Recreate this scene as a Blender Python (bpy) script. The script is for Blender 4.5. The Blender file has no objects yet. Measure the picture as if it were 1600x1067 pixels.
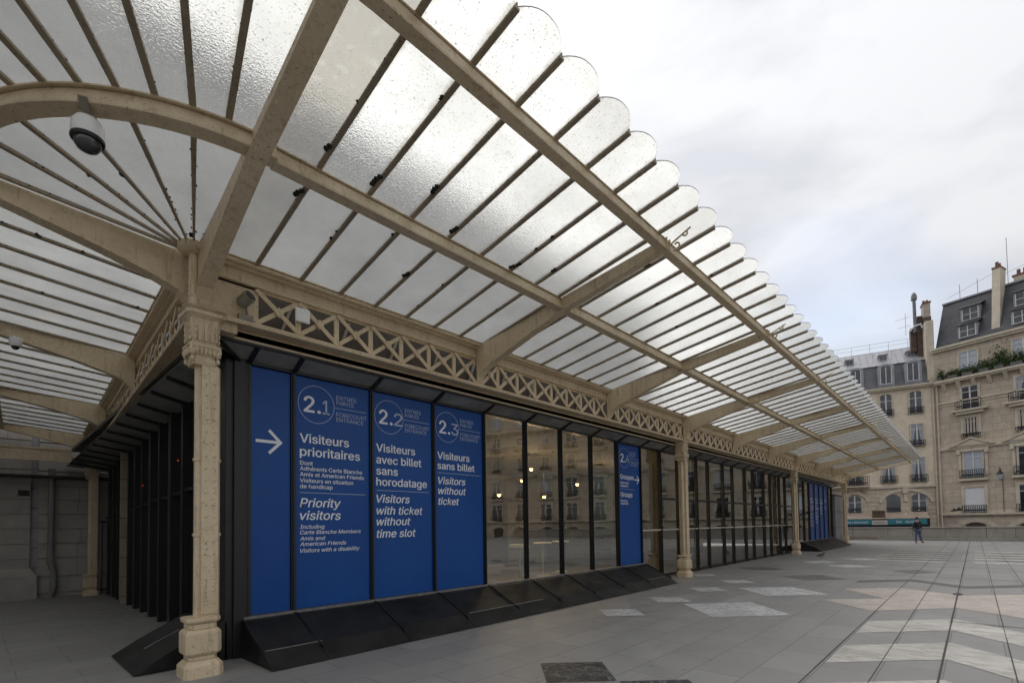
import bpy, bmesh, math, random
from mathutils import Vector, Matrix
R = math.radians
rnd = random.Random(7)
sc = bpy.context.scene
col = sc.collection

# ------------------------------------------------------------ camera
cam_d = bpy.data.cameras.new("camera")
cam = bpy.data.objects.new("camera", cam_d); col.objects.link(cam)
cam_d.sensor_width = 36.0; cam_d.lens = 36.0 * 778.0549 / 1600.0
cam_d.shift_x = 0.0; cam_d.shift_y = (793.86 - 533.5) / 1600.0
cam_d.clip_start = 0.05; cam_d.clip_end = 2000
Rt = Vector((0.68075187, -0.73236827, -0.01461548)); Up = Vector((-0.01445566, -0.03338009, 0.99933818)); Fw = Vector((0.73237144, 0.68009006, 0.03331043))
m = Matrix((Rt, Up, -Fw)).transposed().to_4x4(); m.translation = Vector((-1.8306, -6.6642, 1.68))
cam.matrix_world = m
sc.camera = cam

# ------------------------------------------------------------ world, sun, exposure
SUN_EL, SUN_AZ = R(47), R(52)            # azimuth measured from +X towards +Y
w = bpy.data.worlds.new("World"); sc.world = w; w.use_nodes = True
nt = w.node_tree; nt.nodes.clear()
def N(tree, t, **k):
    n = tree.nodes.new(t)
    for a, b in k.items(): setattr(n, a, b)
    return n
out = N(nt, 'ShaderNodeOutputWorld'); bg = N(nt, 'ShaderNodeBackground')
sky = N(nt, 'ShaderNodeTexSky', sky_type='NISHITA', sun_disc=False)
sky.sun_elevation = SUN_EL; sky.sun_rotation = R(90) - SUN_AZ; sky.air_density = 1.0; sky.dust_density = 1.5
tc = N(nt, 'ShaderNodeTexCoord')
mp = N(nt, 'ShaderNodeMapping'); mp.inputs['Scale'].default_value = (1.0, 1.0, 2.6); mp.inputs['Location'].default_value = (0.35, 1.2, 0.1)
n1 = N(nt, 'ShaderNodeTexNoise'); n1.inputs['Scale'].default_value = 2.2; n1.inputs['Detail'].default_value = 5; n1.inputs['Roughness'].default_value = .5; n1.inputs['Distortion'].default_value = .5
r1 = N(nt, 'ShaderNodeValToRGB')
r1.color_ramp.elements[0].position = .36; r1.color_ramp.elements[0].color = (4.35, 4.45, 4.75, 1)
r1.color_ramp.elements[1].position = .54; r1.color_ramp.elements[1].color = (5.4, 5.45, 5.6, 1)
nt.links.new(tc.outputs['Generated'], mp.inputs[0]); nt.links.new(mp.outputs[0], n1.inputs[0]); nt.links.new(n1.outputs[0], r1.inputs[0])
# clouds glow brighter round the hidden sun
sd = Vector((math.cos(SUN_EL) * math.cos(SUN_AZ), math.cos(SUN_EL) * math.sin(SUN_AZ), math.sin(SUN_EL)))
dt = N(nt, 'ShaderNodeVectorMath', operation='DOT_PRODUCT'); dt.inputs[1].default_value = sd
nt.links.new(tc.outputs['Generated'], dt.inputs[0])
mr = N(nt, 'ShaderNodeMapRange'); mr.inputs[1].default_value = .45; mr.inputs[2].default_value = 1; mr.inputs[3].default_value = 1.0; mr.inputs[4].default_value = 1.15
nt.links.new(dt.outputs['Value'], mr.inputs[0])
mul = N(nt, 'ShaderNodeVectorMath', operation='SCALE'); nt.links.new(r1.outputs[0], mul.inputs[0])
sz_ = N(nt, 'ShaderNodeSeparateXYZ'); nt.links.new(tc.outputs['Generated'], sz_.inputs[0])
cie = N(nt, 'ShaderNodeMapRange'); cie.inputs[1].default_value = .1; cie.inputs[2].default_value = 1.0; cie.inputs[3].default_value = 1.0; cie.inputs[4].default_value = 1.35   # overcast sky: zenith brighter than the horizon
nt.links.new(sz_.outputs[2], cie.inputs[0])
gm = N(nt, 'ShaderNodeMath', operation='MULTIPLY'); nt.links.new(cie.outputs[0], gm.inputs[0]); nt.links.new(mr.outputs[0], gm.inputs[1]); nt.links.new(gm.outputs[0], mul.inputs['Scale'])
# gap of blue low over the far street: cloud cover thins there
sp = N(nt, 'ShaderNodeSeparateXYZ'); nt.links.new(tc.outputs['Generated'], sp.inputs[0])
cv = N(nt, 'ShaderNodeVectorMath', operation='DOT_PRODUCT'); cv.inputs[1].default_value = Vector((.93, .13, .30)).normalized()
nt.links.new(tc.outputs['Generated'], cv.inputs[0])
n2 = N(nt, 'ShaderNodeTexNoise'); n2.inputs['Scale'].default_value = 3.0; n2.inputs['Detail'].default_value = 4
nt.links.new(mp.outputs[0], n2.inputs[0])
ad = N(nt, 'ShaderNodeMath', operation='MULTIPLY_ADD'); ad.inputs[1].default_value = .05; nt.links.new(n2.outputs[0], ad.inputs[0]); nt.links.new(cv.outputs['Value'], ad.inputs[2])
cm = N(nt, 'ShaderNodeMapRange'); cm.interpolation_type = 'SMOOTHSTEP'
cm.inputs[1].default_value = 1.0; cm.inputs[2].default_value = 1.045; cm.inputs[3].default_value = 0.0; cm.inputs[4].default_value = .5
nt.links.new(ad.outputs[0], cm.inputs[0])
skm = N(nt, 'ShaderNodeVectorMath', operation='SCALE'); skm.inputs['Scale'].default_value = 1.5; nt.links.new(sky.outputs[0], skm.inputs[0])
mx = N(nt, 'ShaderNodeMix', data_type='RGBA'); nt.links.new(cm.outputs[0], mx.inputs[0]); nt.links.new(mul.outputs[0], mx.inputs[6]); nt.links.new(skm.outputs[0], mx.inputs[7])
nt.links.new(mx.outputs[2], bg.inputs[0]); bg.inputs[1].default_value = .1; nt.links.new(bg.outputs[0], out.inputs[0])
sun_d = bpy.data.lights.new("sun", 'SUN'); sun_d.energy = 1.3; sun_d.angle = R(85); sun_d.color = (1, .96, .9)
sun = bpy.data.objects.new("sun", sun_d); col.objects.link(sun); sun.rotation_euler = sd.to_track_quat('Z', 'Y').to_euler()
vs = sc.view_settings; vs.view_transform = 'Standard'; vs.look = 'None'; vs.exposure = 0.42; vs.gamma = 1.0
sc.cycles.sample_clamp_indirect = 6; sc.cycles.max_bounces = 12; sc.cycles.transparent_max_bounces = 16
sc.cycles.caustics_reflective = False

# ------------------------------------------------------------ materials
def base(name):
    mt = bpy.data.materials.new(name); mt.use_nodes = True
    t = mt.node_tree; b = t.nodes['Principled BSDF']
    return mt, t, b
def coords(t, scale=(1, 1, 1), kind='Object'):
    c = N(t, 'ShaderNodeTexCoord'); mp = N(t, 'ShaderNodeMapping'); mp.inputs['Scale'].default_value = scale
    t.links.new(c.outputs[kind], mp.inputs[0]); return mp.outputs[0]
def noise(t, vec, scale, detail=4, rough=.55, dist=0):
    n = N(t, 'ShaderNodeTexNoise'); n.inputs['Scale'].default_value = scale; n.inputs['Detail'].default_value = detail
    n.inputs['Roughness'].default_value = rough; n.inputs['Distortion'].default_value = dist
    t.links.new(vec, n.inputs[0]); return n.outputs[0]
def ramp(t, fac, stops):
    r = N(t, 'ShaderNodeValToRGB'); e = r.color_ramp.elements
    while len(e) < len(stops): e.new(.5)
    for i, (p, c) in enumerate(stops):
        e[i].position = p; e[i].color = (*c, 1) if len(c) == 3 else c
    t.links.new(fac, r.inputs[0]); return r.outputs[0]
def mix(t, fac, a, b, blend='MIX'):
    mm = N(t, 'ShaderNodeMix', data_type='RGBA', blend_type=blend)
    for i, v in ((0, fac), (6, a), (7, b)):
        if isinstance(v, (int, float)): mm.inputs[i].default_value = v
        elif isinstance(v, tuple): mm.inputs[i].default_value = (*v, 1)
        else: t.links.new(v, mm.inputs[i])
    return mm.outputs[2]
def bump(t, b, h, strength=.3, dist=.01):
    bp = N(t, 'ShaderNodeBump'); bp.inputs['Strength'].default_value = strength; bp.inputs['Distance'].default_value = dist
    t.links.new(h, bp.inputs['Height']); t.links.new(bp.outputs[0], b.inputs['Normal']); return bp
def simple(name, c, rough=.6, var=.15, scale=6, metal=0, bstr=.15, spec=.5):
    mt, t, b = base(name); v = coords(t)
    n = noise(t, v, scale, 5, .6)
    a = tuple(x * (1 - var) for x in c); d = tuple(min(1, x * (1 + var)) for x in c)
    t.links.new(ramp(t, n, [(.3, a), (.7, d)]), b.inputs['Base Color'])
    b.inputs['Roughness'].default_value = rough; b.inputs['Metallic'].default_value = metal
    b.inputs['Specular IOR Level'].default_value = spec
    if bstr: bump(t, b, noise(t, v, scale * 8, 3), bstr, .004)
    return mt
def paint(name, c, dirt=(.10, .075, .045)):
    mt, t, b = base(name); v = coords(t)
    big = noise(t, v, 1.7, 6, .6); fine = noise(t, v, 14, 6, .7); spots = noise(t, v, 46, 2, .5)
    ca = ramp(t, big, [(.25, tuple(x * f for x, f in zip(c, (.80, .76, .70)))), (.72, tuple(x * 1.06 for x in c))])
    cb = mix(t, ramp(t, fine, [(.52, (0, 0, 0)), (.70, (.6, .6, .6))]), ca, tuple(x * f for x, f in zip(c, (.60, .55, .48))))
    st_ = noise(t, coords(t, (7, 7, .8)), 2.0, 5, .7)
    cb = mix(t, ramp(t, st_, [(.55, (0, 0, 0)), (.70, (.7, .7, .7))]), cb, tuple(x * f for x, f in zip(c, (.50, .42, .33))))
    cc = mix(t, ramp(t, spots, [(.67, (0, 0, 0)), (.71, (.9, .9, .9))]), cb, dirt)
    ao = N(t, 'ShaderNodeAmbientOcclusion'); ao.inputs['Distance'].default_value = .06; ao.samples = 4
    t.links.new(cc, b.inputs['Base Color'])
    t.nodes.remove(ao)
    b.inputs['Roughness'].default_value = .52; bump(t, b, fine, .25, .003)
    return mt
M = {}
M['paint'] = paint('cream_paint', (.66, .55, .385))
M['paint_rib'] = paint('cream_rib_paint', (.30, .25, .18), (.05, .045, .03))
M['moss'] = simple('dark_moss', (.018, .02, .012), .95, .5, 40)
M['black'] = simple('black_steel', (.008, .0075, .0075), .42, .35, 9, bstr=.08)
M['black2'] = simple('black_skirt_steel', (.012, .0115, .0115), .5, .9, 2.2, bstr=.15, spec=.3)
M['rail'] = simple('worn_rail_metal', (.16, .155, .15), .4, .3, 12)
M['pushbar'] = simple('pale_bar', (.45, .42, .34), .5, .1, 12)
M['dark'] = simple('dark_interior', (.05, .04, .03), .8, .3, 4)
M['ceil'] = simple('interior_ceiling', (.12, .105, .08), .8, .2, 4)
M['roofgrey'] = simple('grey_roof_sheet', (.06, .058, .05), .6, .3, 5)
M['zinc'] = simple('zinc_roof', (.29, .295, .32), .45, .2, 1.3, bstr=.1)
M['slate'] = simple('slate_roof', (.05, .052, .06), .55, .35, 2.2)
M['slate2'] = simple('grey_mansard', (.12, .123, .13), .6, .3, 1.5)
M['white_frame'] = simple('white_window_frame', (.6, .6, .6), .5, .08, 8)
M['iron'] = simple('black_iron', (.02, .02, .022), .6, .3, 9)
M['blind'] = simple('white_blind', (.72, .72, .75), .6, .05, 3)
M['greyblind'] = simple('grey_blind', (.42, .45, .5), .6, .06, 3)
M['curtain'] = simple('pale_curtain', (.33, .34, .37), .8, .25, 9)
M['shutter'] = simple('folded_shutter', (.42, .37, .32), .7, .12, 7)
M['brick'] = simple('dark_flue_brick', (.10, .07, .055), .9, .4, 3)
M['terracotta'] = simple('terracotta_pot', (.20, .10, .07), .9, .2, 8)
M['steel'] = simple('galvanised_steel', (.16, .165, .175), .45, .3, 6, metal=.5)
M['grey_hoard'] = simple('grey_hoarding', (.23, .22, .225), .7, .15, 1.2)
M['white_plastic'] = simple('white_plastic', (.8, .8, .8), .35, .04, 10)
M['grey_plastic'] = simple('grey_metal_case', (.22, .2, .16), .5, .2, 8)
M['letter'] = simple('white_lettering', (.78, .80, .84), .5, .02, 8, bstr=0)
M['letter_thin'] = simple('pale_blue_lettering', (.40, .47, .62), .5, .02, 8, bstr=0)
M['teal'] = simple('teal_awning', (.03, .19, .24), .6, .15, 4)
M['navy'] = simple('black_awning_cloth', (.008, .009, .014), .7, .2, 4)
M['awn_white'] = simple('white_awning_cloth', (.5, .47, .42), .7, .1, 4)
M['board'] = simple('brown_sign_board', (.12, .08, .05), .8, .3, 6)
M['skin'] = simple('skin', (.42, .24, .17), .6, .1, 20)
M['jacket'] = simple('black_jacket', (.012, .013, .017), .8, .2, 12)
M['jeans'] = simple('blue_jeans', (.07, .09, .15), .8, .25, 14)
M['shoe'] = simple('dark_shoe', (.03, .025, .02), .6, .1, 10)
M['hair'] = simple('dark_hair', (.02, .014, .01), .8, .2, 30)
M['pigeon'] = simple('pigeon_feather', (.06, .06, .07), .7, .4, 20)
M['leaf'] = simple('leaf_green', (.05, .09, .025), .7, .5, 5, bstr=0)
M['pot'] = simple('planter_grey', (.10, .10, .10), .7, .2, 5)
M['linen'] = simple('white_cloth', (.7, .7, .68), .8, .05, 5)
# blue sign film: satin, slightly reflective
def blue():
    mt, t, b = base('blue_sign_film'); v = coords(t)
    t.links.new(ramp(t, noise(t, v, 1.1, 3), [(.3, (.002, .056, .25)), (.7, (.003, .068, .285))]), b.inputs['Base Color'])
    b.inputs['Roughness'].default_value = .3; b.inputs['Specular IOR Level'].default_value = .28
    bump(t, b, noise(t, v, 1.6, 2), .04, .02); return mt
M['blue'] = blue()
def emis(name, c, s):
    mt, t, b = base(name); b.inputs['Base Color'].default_value = (*c, 1); b.inputs['Emission Color'].default_value = (*c, 1); b.inputs['Emission Strength'].default_value = s; return mt
M['lamp'] = emis('warm_lamp', (1, .62, .25), 3.2)
M['red_led'] = emis('red_led', (.8, .05, .03), .5)
def shopglass(name, tint, refl, wav=.012):
    mt = bpy.data.materials.new(name); mt.use_nodes = True; t = mt.node_tree; t.nodes.clear()
    o = N(t, 'ShaderNodeOutputMaterial'); g = N(t, 'ShaderNodeBsdfGlossy'); g.inputs['Roughness'].default_value = .015
    g.inputs['Color'].default_value = (.9, .92, .9, 1)
    tr = N(t, 'ShaderNodeBsdfTransparent'); tr.inputs[0].default_value = (*tint, 1)
    v = coords(t); bn = N(t, 'ShaderNodeBump'); bn.inputs['Strength'].default_value = .5; bn.inputs['Distance'].default_value = wav
    t.links.new(noise(t, v, 1.4, 2), bn.inputs['Height']); t.links.new(bn.outputs[0], g.inputs['Normal'])
    fr = N(t, 'ShaderNodeFresnel'); fr.inputs[0].default_value = 1.6
    mr = N(t, 'ShaderNodeMapRange'); mr.inputs[1].default_value = .05; mr.inputs[2].default_value = 1; mr.inputs[3].default_value = refl; mr.inputs[4].default_value = 1
    t.links.new(fr.outputs[0], mr.inputs[0])
    ms = N(t, 'ShaderNodeMixShader'); t.links.new(mr.outputs[0], ms.inputs[0]); t.links.new(tr.outputs[0], ms.inputs[1]); t.links.new(g.outputs[0], ms.inputs[2])
    t.links.new(ms.outputs[0], o.inputs[0]); return mt
M['glass'] = shopglass('facade_glass', (.78, .78, .72), .27, .003)
M['coveglass'] = simple('coving_glass', (.22, .22, .21), .25, .3, 1.5, bstr=0, spec=.35)
M['window_glass'] = simple('dark_window_glass', (.04, .045, .055), .12, .9, .9, bstr=0, spec=.8)
# rippled canopy glass: two refracting faces, the lower one greyed by dirt
def canopy_glass(lower):
    mt = bpy.data.materials.new('rippled_glass_under' if lower else 'rippled_glass_top'); mt.use_nodes = True; t = mt.node_tree; t.nodes.clear()
    o = N(t, 'ShaderNodeOutputMaterial'); v = coords(t)
    rf = N(t, 'ShaderNodeBsdfRefraction'); rf.inputs['IOR'].default_value = 1.16; rf.inputs['Roughness'].default_value = .12 if lower else 0.0
    rip = noise(t, v, 58, 2, .5, .2)
    oi = N(t, 'ShaderNodeObjectInfo')
    bn = N(t, 'ShaderNodeBump'); bn.inputs['Strength'].default_value = .8; bn.inputs['Distance'].default_value = .006
    t.links.new(rip, bn.inputs['Height'])
    if not lower:
        rf.inputs['Color'].default_value = (.97, .98, .97, 1)
        t.links.new(rf.outputs[0], o.inputs[0]); return mt
    t.links.new(bn.outputs[0], rf.inputs['Normal'])
    dirt = noise(t, v, 1.3, 5, .65); sp = noise(t, v, 62, 1, .3)
    c1 = ramp(t, dirt, [(.3, (.86, .86, .84)), (.7, (.98, .98, .97))])
    pv = N(t, 'ShaderNodeMapRange'); pv.inputs[3].default_value = .78; pv.inputs[4].default_value = 1.0; t.links.new(oi.outputs['Random'], pv.inputs[0])
    sc_ = N(t, 'ShaderNodeVectorMath', operation='SCALE'); t.links.new(c1, sc_.inputs[0]); t.links.new(pv.outputs[0], sc_.inputs['Scale']); c1 = sc_.outputs[0]
    stk = noise(t, coords(t, (1, 1, 1)), 5, 5, .7, 1.5); c1 = mix(t, ramp(t, stk, [(.58, (0, 0, 0)), (.72, (.45, .45, .45))]), c1, (.55, .52, .46))
    uvn = N(t, 'ShaderNodeUVMap'); su = N(t, 'ShaderNodeSeparateXYZ'); t.links.new(uvn.outputs[0], su.inputs[0])
    e1 = N(t, 'ShaderNodeMath', operation='SUBTRACT'); e1.inputs[1].default_value = .5; t.links.new(su.outputs[0], e1.inputs[0])
    e2 = N(t, 'ShaderNodeMath', operation='ABSOLUTE'); t.links.new(e1.outputs[0], e2.inputs[0])
    e3 = N(t, 'ShaderNodeMath', operation='MULTIPLY_ADD'); e3.inputs[1].default_value = .22; t.links.new(noise(t, v, 7, 5, .7), e3.inputs[0]); t.links.new(e2.outputs[0], e3.inputs[2])
    c1 = mix(t, ramp(t, e3.outputs[0], [(.50, (0, 0, 0)), (.60, (.9, .9, .9))]), c1, (.36, .33, .27))
    c2 = mix(t, ramp(t, sp, [(.675, (0, 0, 0)), (.705, (.8, .8, .8))]), c1, (.22, .21, .18))
    t.links.new(c2, rf.inputs[0])
    tl = N(t, 'ShaderNodeBsdfTranslucent'); t.links.new(mix(t, .85, c2, (.72, .715, .70)), tl.inputs[0])
    gl = N(t, 'ShaderNodeBsdfGlossy'); gl.inputs['Roughness'].default_value = .1; t.links.new(bn.outputs[0], gl.inputs['Normal'])
    df = N(t, 'ShaderNodeBsdfDiffuse'); df.inputs[0].default_value = (.5, .49, .46, 1)
    m1 = N(t, 'ShaderNodeMixShader'); fac = ramp(t, dirt, [(.3, (.58,) * 3), (.75, (.40,) * 3)])
    t.links.new(fac, m1.inputs[0]); t.links.new(rf.outputs[0], m1.inputs[1]); t.links.new(tl.outputs[0], m1.inputs[2])
    m2 = N(t, 'ShaderNodeMixShader'); m2.inputs[0].default_value = .04; t.links.new(m1.outputs[0], m2.inputs[1]); t.links.new(gl.outputs[0], m2.inputs[2])
    m3 = N(t, 'ShaderNodeMixShader'); m3.inputs[0].default_value = .1; t.links.new(m2.outputs[0], m3.inputs[1]); t.links.new(df.outputs[0], m3.inputs[2])
    t.links.new(m3.outputs[0], o.inputs[0]); return mt
M['cg_low'] = canopy_glass(True); M['cg_top'] = canopy_glass(False)
M['glass_edge'] = simple('glass_edge', (.05, .06, .055), .3, .1, 8, bstr=0)
# stone
def stone(name, c, course=None, soot=.25, scale=1.0):
    mt, t, b = base(name); v = coords(t)
    big = noise(t, v, .35, 5, .6); mid = noise(t, v, 2.3, 6, .6); st = noise(t, coords(t, (3, 3, .35)), 1.2, 4, .6)
    a = ramp(t, mid, [(.3, tuple(x * .85 for x in c)), (.7, tuple(x * 1.1 for x in c))])
    a = mix(t, ramp(t, big, [(.38, (0, 0, 0)), (.68, (min(1, soot * 1.5),) * 3)]), a, tuple(x * .52 for x in c))
    a = mix(t, ramp(t, st, [(.5, (0, 0, 0)), (.8, (soot,) * 3)]), a, tuple(x * .55 for x in c))
    hgt = noise(t, v, 22, 4)
    if course:
        bt = N(t, 'ShaderNodeTexBrick'); bt.inputs['Scale'].default_value = 1; bt.inputs['Brick Width'].default_value = course * 2.4; bt.inputs['Row Height'].default_value = course
        bt.inputs['Mortar Size'].default_value = .012; bt.inputs['Color1'].default_value = (1, 1, 1, 1); bt.inputs['Color2'].default_value = (.88, .87, .85, 1); bt.inputs['Mortar'].default_value = (.42, .4, .38, 1)
        cc = N(t, 'ShaderNodeTexCoord'); s = N(t, 'ShaderNodeSeparateXYZ'); t.links.new(cc.outputs['Object'], s.inputs[0])
        am = N(t, 'ShaderNodeMath', operation='ADD'); t.links.new(s.outputs[0], am.inputs[0]); t.links.new(s.outputs[1], am.inputs[1])
        cb = N(t, 'ShaderNodeCombineXYZ'); t.links.new(am.outputs[0], cb.inputs[0]); t.links.new(s.outputs[2], cb.inputs[1])
        t.links.new(cb.outputs[0], bt.inputs[0]); a = mix(t, 1.0, a, bt.outputs[0], 'MULTIPLY')
    t.links.new(a, b.inputs['Base Color']); b.inputs['Roughness'].default_value = .85
    bump(t, b, hgt, .3, .01); return mt
M['stone_r'] = stone('weathered_limestone', (.60, .51, .41), .62, .3)
M['stone_l'] = stone('cream_render', (.74, .64, .50), None, .2)
M['stone_lb'] = stone('cream_ashlar', (.64, .55, .43), .42, .25)
M['stone_m'] = stone('museum_limestone', (.44, .41, .37), None, .3)
M['stone_up'] = stone('museum_upper_stone', (.40, .40, .41), .6, .3)
M['trim'] = stone('stone_trim', (.62, .55, .44), None, .3)
M['parapet'] = stone('grey_parapet_stone', (.33, .305, .27), None, .35)
# granite paving with slab joints
def paving():
    mt, t, b = base('grey_granite_slabs'); v = coords(t)
    big = noise(t, v, .22, 5, .6); mid = noise(t, v, 1.6, 6, .65); grain = noise(t, v, 120, 3, .7)
    bt = N(t, 'ShaderNodeTexBrick'); bt.offset = .5; bt.inputs['Scale'].default_value = 1
    bt.inputs['Brick Width'].default_value = 1.06; bt.inputs['Row Height'].default_value = .53; bt.inputs['Mortar Size'].default_value = .006; bt.inputs['Bias'].default_value = 0
    bt.inputs['Color1'].default_value = (1, 1, 1, 1); bt.inputs['Color2'].default_value = (.87, .87, .875, 1); bt.inputs['Mortar'].default_value = (.5, .5, .5, 1)
    mp = N(t, 'ShaderNodeMapping'); c = N(t, 'ShaderNodeTexCoord'); t.links.new(c.outputs['Object'], mp.inputs[0])
    mp.inputs['Location'].default_value = (.42, .0, 0); t.links.new(mp.outputs[0], bt.inputs[0])
    a = ramp(t, mid, [(.25, (.245, .24, .232)), (.75, (.34, .333, .322))])
    a = mix(t, ramp(t, big, [(.4, (0, 0, 0)), (.7, (.45, .45, .45))]), a, (.20, .195, .185))
    a = mix(t, .35, a, ramp(t, grain, [(.3, (.10, .10, .10)), (.7, (.40, .40, .39))]))
    gum = noise(t, v, 9, 1, .3); a = mix(t, ramp(t, gum, [(.74, (0, 0, 0)), (.77, (.5, .5, .5))]), a, (.10, .10, .10))
    a = mix(t, 1.0, a, bt.outputs[0], 'MULTIPLY')
    t.links.new(a, b.inputs['Base Color'])
    t.links.new(ramp(t, mid, [(.3, (.40,) * 3), (.7, (.6,) * 3)]), b.inputs['Roughness'])
    b.inputs['Specular IOR Level'].default_value = .35
    bump(t, b, grain, .12, .003); return mt
M['paving'] = paving()
def marble(name, c1, c2, vein, scale=2.5, dist=2.5, stretch=(1, 1, 1), thr=(.5, .53)):
    mt, t, b = base(name); v = coords(t, stretch)
    n = noise(t, v, scale, 6, .6, dist); q = noise(t, coords(t), 5, 4)
    a = ramp(t, q, [(.3, c1), (.7, c2)])
    vn = ramp(t, n, [(thr[0] - .04, (0, 0, 0)), (thr[0], (.9,) * 3), (thr[1] + .03, (0, 0, 0))])
    wn = noise(t, coords(t), 1.1, 6, .7); cf = mix(t, vn, a, vein)
    cf = mix(t, ramp(t, wn, [(.42, (0, 0, 0)), (.68, (.6, .6, .6))]), cf, tuple(x * .62 for x in c1))
    t.links.new(cf, b.inputs['Base Color'])
    b.inputs['Roughness'].default_value = .5; bump(t, b, q, .1, .003); return mt
M['m_black'] = marble('black_marble', (.009, .012, .018), (.014, .02, .028), (.2, .21, .22), 2.2, 3.5, thr=(.52, .525))
M['m_white'] = marble('white_marble', (.50, .505, .515), (.60, .60, .61), (.24, .24, .25), 2.2, 2)
M['m_cream'] = marble('cream_marble', (.47, .44, .40), (.58, .56, .52), (.30, .27, .24), 1.6, .8, (3.2, 1.0, 1))
M['m_pink'] = marble('pink_marble', (.46, .40, .35), (.54, .48, .43), (.38, .32, .28), 2.5, 2)
M['m_grey'] = marble('dark_grey_granite', (.085, .09, .095), (.11, .115, .12), (.07, .07, .07), 4, 1)
M['m_brown'] = marble('brown_granite', (.13, .115, .105), (.16, .14, .13), (.1, .09, .08), 4, 1)
M['joint'] = simple('dark_joint', (.065, .063, .06), .9, .2, 6)
M['asphalt'] = simple('asphalt', (.05, .05, .052), .9, .2, 8)

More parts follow.
